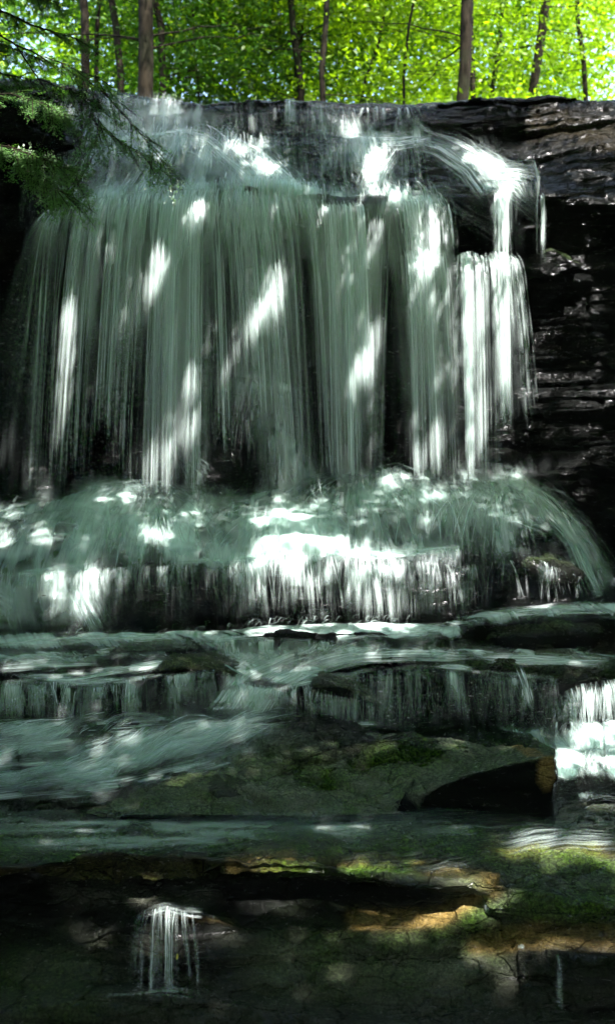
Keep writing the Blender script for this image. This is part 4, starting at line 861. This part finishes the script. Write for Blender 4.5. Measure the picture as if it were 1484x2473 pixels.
# ------------------------------------------------------------------ unseen canopy added to shade the gorge, leaves cut away where sun patches fall
DAP = [(385,235,425,240,24),(575,350,625,352,20),(620,395,650,410,18),(850,262,845,340,24),(890,255,1000,262,18),(925,365,880,430,26),(890,475,960,480,18),(1130,350,1235,455,26),(1175,410,1225,445,34),
 (480,510,462,560,4),(372,680,358,735,8),(140,1050,105,1120,9),(650,730,600,850,10),(560,900,535,950,4),
 (1020,615,1015,650,20),(1205,480,1215,540,22),(1205,615,1218,655,16),(1125,730,1125,850,10),(885,840,875,920,5),(1145,1010,1150,1100,9),(1215,860,1210,950,14),
 (430,1108,436,1112,16),(310,1205,390,1200,20),(370,1290,390,1300,14),(640,1260,710,1270,26),(620,1322,880,1330,12),(670,1380,690,1410,22),(860,1370,960,1380,20),(860,1470,950,1500,26),(1010,1380,1070,1390,16),(740,1440,760,1500,8),(620,1530,820,1535,14),
 (220,1380,228,1440,14),(-20,1240,40,1250,16),(0,1290,10,1320,12),(1280,1345,1370,1360,20),(1250,1430,1300,1460,16),(930,1160,1010,1165,14),
 (1440,1660,1700,1700,40),(1400,1790,1700,1800,44),(1380,1860,1700,1880,26),(1420,1930,1600,1960,18),(1240,2050,1600,2065,24),(1330,1840,1332,1880,10),
 (640,2082,900,2086,16),(900,2095,1180,2135,12),(1170,2140,1200,2160,22),(860,2222,1000,2228,12),(1000,2228,1190,2150,11),(390,2185,420,2200,18),(560,2075,640,2078,10),(420,2195,580,2220,12),(1180,2280,1290,2270,20),(1300,2270,1600,2280,12),
 (1290,262,1600,275,16),(1250,300,1600,310,16),(1170,340,1600,355,18),(1200,390,1300,400,14),(1190,436,1330,450,12),(1330,520,1480,524,8),(1440,700,1470,705,8),(1300,860,1420,868,6),(1380,940,1460,945,6),(1400,400,1600,430,20),(1300,460,1500,470,12),(1420,510,1500,515,8),(1260,615,1400,640,16),(1290,780,1325,820,20),(1190,900,1280,910,8),
 (1200,780,1240,800,12),(1290,900,1484,905,10),(1250,1000,1480,1015,8),(340,2130,380,2150,5),(90,1300,110,1310,6),(250,2210,260,2230,4),(900,1700,905,1705,3),(120,1400,150,1420,6),(450,960,455,1000,4)]
DAPF = [(-60,226,60,232,7.1,34),(60,234,150,262,7.0,22),(-60,350,110,375,6.9,34)]   # hemlock tips, off the rock
rng = np.random.default_rng(99)
n = 210000
LC_ = np.stack([-7 + 19 * rng.random(n), -7 + 16.9 * rng.random(n), CAMZ + 4.6 + 2.4 * rng.random(n)], 1)
# keep clear of the view and of the lit forest behind
LC_ = LC_[LC_[:, 1] < 8.7 + .5 * (7 - (LC_[:, 2] - CAMZ))]
nb = 24000; u_ = rng.random(nb); a_ = np.interp(u_, [0, 1], [-math.pi * .62, math.pi * 1.62 - math.pi]) ; a_ = rng.uniform(-1.25 * math.pi, .25 * math.pi, nb)
rr_ = 8.5 + 3.5 * rng.random(nb); RB = np.stack([rr_ * np.cos(a_) * .95 + .6, 2.5 + rr_ * np.sin(a_) * 1.1, 2.6 + 8.0 * rng.random(nb) ** .8], 1)  # outer ring of leaves, added for green bounce and darker reflections
px__ = np.abs(RB[:, 0]) / np.maximum(RB[:, 1], .01); RB = RB[~((RB[:, 1] > 0) & (px__ < .42))]
nC_ = len(LC_); LC_ = np.concatenate([LC_, RB])
e1 = np.cross(S, [0, 1, 0]); e1 /= np.linalg.norm(e1); e2 = np.cross(S, e1)
q = np.stack([LC_ @ e1, LC_ @ e2], 1)
size = np.r_[np.full(nC_, .115), np.full(len(RB), .24)] * (.7 + .6 * rng.random(len(LC_))); kill = np.zeros(len(LC_), bool)
rnd_ = rng.random(len(LC_)) ** 1.5
def depth_w(x, y):
    if 110 < x < 1262 and 492 < y < (1215 if x < 760 else 1165): return 9.2 - .24 * math.sqrt((y - 490) / 700)
    return depth_at(x, y) - .1
SOFT = [(200,300,1000,400,110,.28),(430,480,250,900,40,.4),(660,690,530,980,40,.42),(850,500,860,1100,50,.45),(1010,500,1080,1120,60,.55),(1210,480,1210,1000,50,.60),(1125,620,1130,1120,40,.6),(150,900,110,1150,40,.4),
 (300,1200,450,1260,80,.5),(640,1250,1000,1250,80,.5),(0,1280,200,1400,70,.45),(600,1345,1100,1355,30,.66),(650,1440,1100,1450,70,.6),(250,1430,600,1440,70,.5),(1050,1200,1300,1250,70,.45),(1250,1400,1400,1400,50,.4),(600,1535,1000,1530,20,.6),
 (1420,1650,1700,1900,80,.6),(1200,300,1600,420,90,.45),(1250,640,1500,1100,110,.42),(600,2080,1180,2110,40,.5),(850,2230,1180,2190,30,.5),(1150,2030,1600,2060,60,.55),(1100,2270,1600,2260,40,.5),(330,2190,560,2230,40,.5),(0,1620,700,1640,60,.5),(0,1850,600,1780,70,.5),(700,1590,1300,1600,30,.4),(0,2000,1100,2000,60,.15),(300,1920,1300,1830,60,.52),(150,2100,1200,2420,120,.12)]
rs_ = rng.random(len(LC_))
for x0, y0, x1, y1, r, am in SOFT:
    Ya = depth_w(x0, y0); Yb = depth_w(x1, y1); A_ = P3(x0, y0, Ya); B_ = P3(x1, y1, Yb)
    a = np.array([A_ @ e1, A_ @ e2]); b = np.array([B_ @ e1, B_ @ e2]); ab = b - a; l = (ab * ab).sum() + 1e-9
    t = np.clip(((q - a) @ ab) / l, 0, 1); dd = np.linalg.norm(q - a - t[:, None] * ab, axis=1) / (r / F * Ya)
    size = size * np.sqrt(1 - np.clip(am * 1.05 * np.exp(-dd ** 4 * .5), 0, .8))  # leaves shrunk here so partial sun falls on the chosen areas
for D_ in DAP + DAPF:
    if len(D_) == 5: x0, y0, x1, y1, r = D_; Ya = depth_w(x0, y0); Yb = depth_w(x1, y1)
    else: x0, y0, x1, y1, Ya, r = D_; Yb = Ya
    A_ = P3(x0, y0, Ya); B_ = P3(x1, y1, Yb); rm = r / F * Ya * .95 + .01
    a = np.array([A_ @ e1, A_ @ e2]); b = np.array([B_ @ e1, B_ @ e2]); ab = b - a; l = (ab * ab).sum() + 1e-9
    t = np.clip(((q - a) @ ab) / l, 0, 1); dd = np.linalg.norm(q - a - t[:, None] * ab, axis=1)
    dd = dd + .06 * (vn(q[:, 0] * 14, q[:, 1] * 14, 3) - .5)
    kill |= dd < rm * .55 + size * .3 + rnd_ * (rm * .9 + .03)
LC_ = LC_[~kill]; size = size[~kill]
posts = [((6.6, 1.5), 'unseen shade tree added on the right bank, leaves cut for sun patches'), ((-5.4, 0.5), 'unseen shade tree added on the left bank, leaves cut for sun patches'), ((5.2, -5.2), 'unseen shade tree added on the bank behind the viewpoint')]
pp = np.array([p[0] for p in posts]); own = np.argmin(((LC_[:, None, :2] - pp[None]) ** 2).sum(2) + 1.5 * rng.random((len(LC_), len(pp))), 1)
for k, ((tx, ty), lb) in enumerate(posts):
    root = empty('added_shade_tree', (tx, ty, 2.0)); tag(root, lb, 'tree', 'unseen trees added to shade the stream')  # out-of-view trunk and crown, added to shade and dapple the gorge
    tb = TB(); zz = np.linspace(0, 8, 16); tb.add(*tube(np.stack([zz * 0, zz * 0, zz], 1), .2 * (1 - .7 * zz / 8), 10))
    cs = LC_[own == k]; sz_ = size[own == k]
    V, Q = leaf_cloud(cs - np.array([tx, ty, 2.0]), sz_, rng, 1.2)
    tb.make('trunk', M_BARK, root); mesh_obj('crown', V, Q, LEAFMATS['canopy'], root, smooth=False)

# ------------------------------------------------------------------ fallen leaves caught on the front rocks
def fallen(x, y, Y, label, ang, s=.035):
    t = np.linspace(0, 1, 7); wv = np.sin(t * math.pi) * .42 * (1 + .25 * np.sin(t * 9)); 
    L_ = np.stack([wv, t * 2 - 1, .15 * np.sin(t * 3)], 1); M_ = np.stack([0 * t, t * 2 - 1, .15 * np.sin(t * 3) - .1], 1); R_ = L_ * [-1, 1, 1]
    V = np.stack([L_, M_, R_], 1).reshape(-1, 3) * s
    o = mesh_obj('fallen_leaf', V, gridq(7, 3), M_FALLEN); o.location = P3(x, y, Y); o.rotation_euler = (math.radians(70), math.radians(ang), .3)
    tag(o, label, 'leaf', 'yellow leaves stuck on the wet front rock')
M_FALLEN = leaf_mat('yellow_leaf', (.35, .28, .03), (.5, .42, .06), .3)
fallen(428, 2310, depth_at(428, 2310) - .12, 'small green yellow leaf behind the trickle', 10, .011)
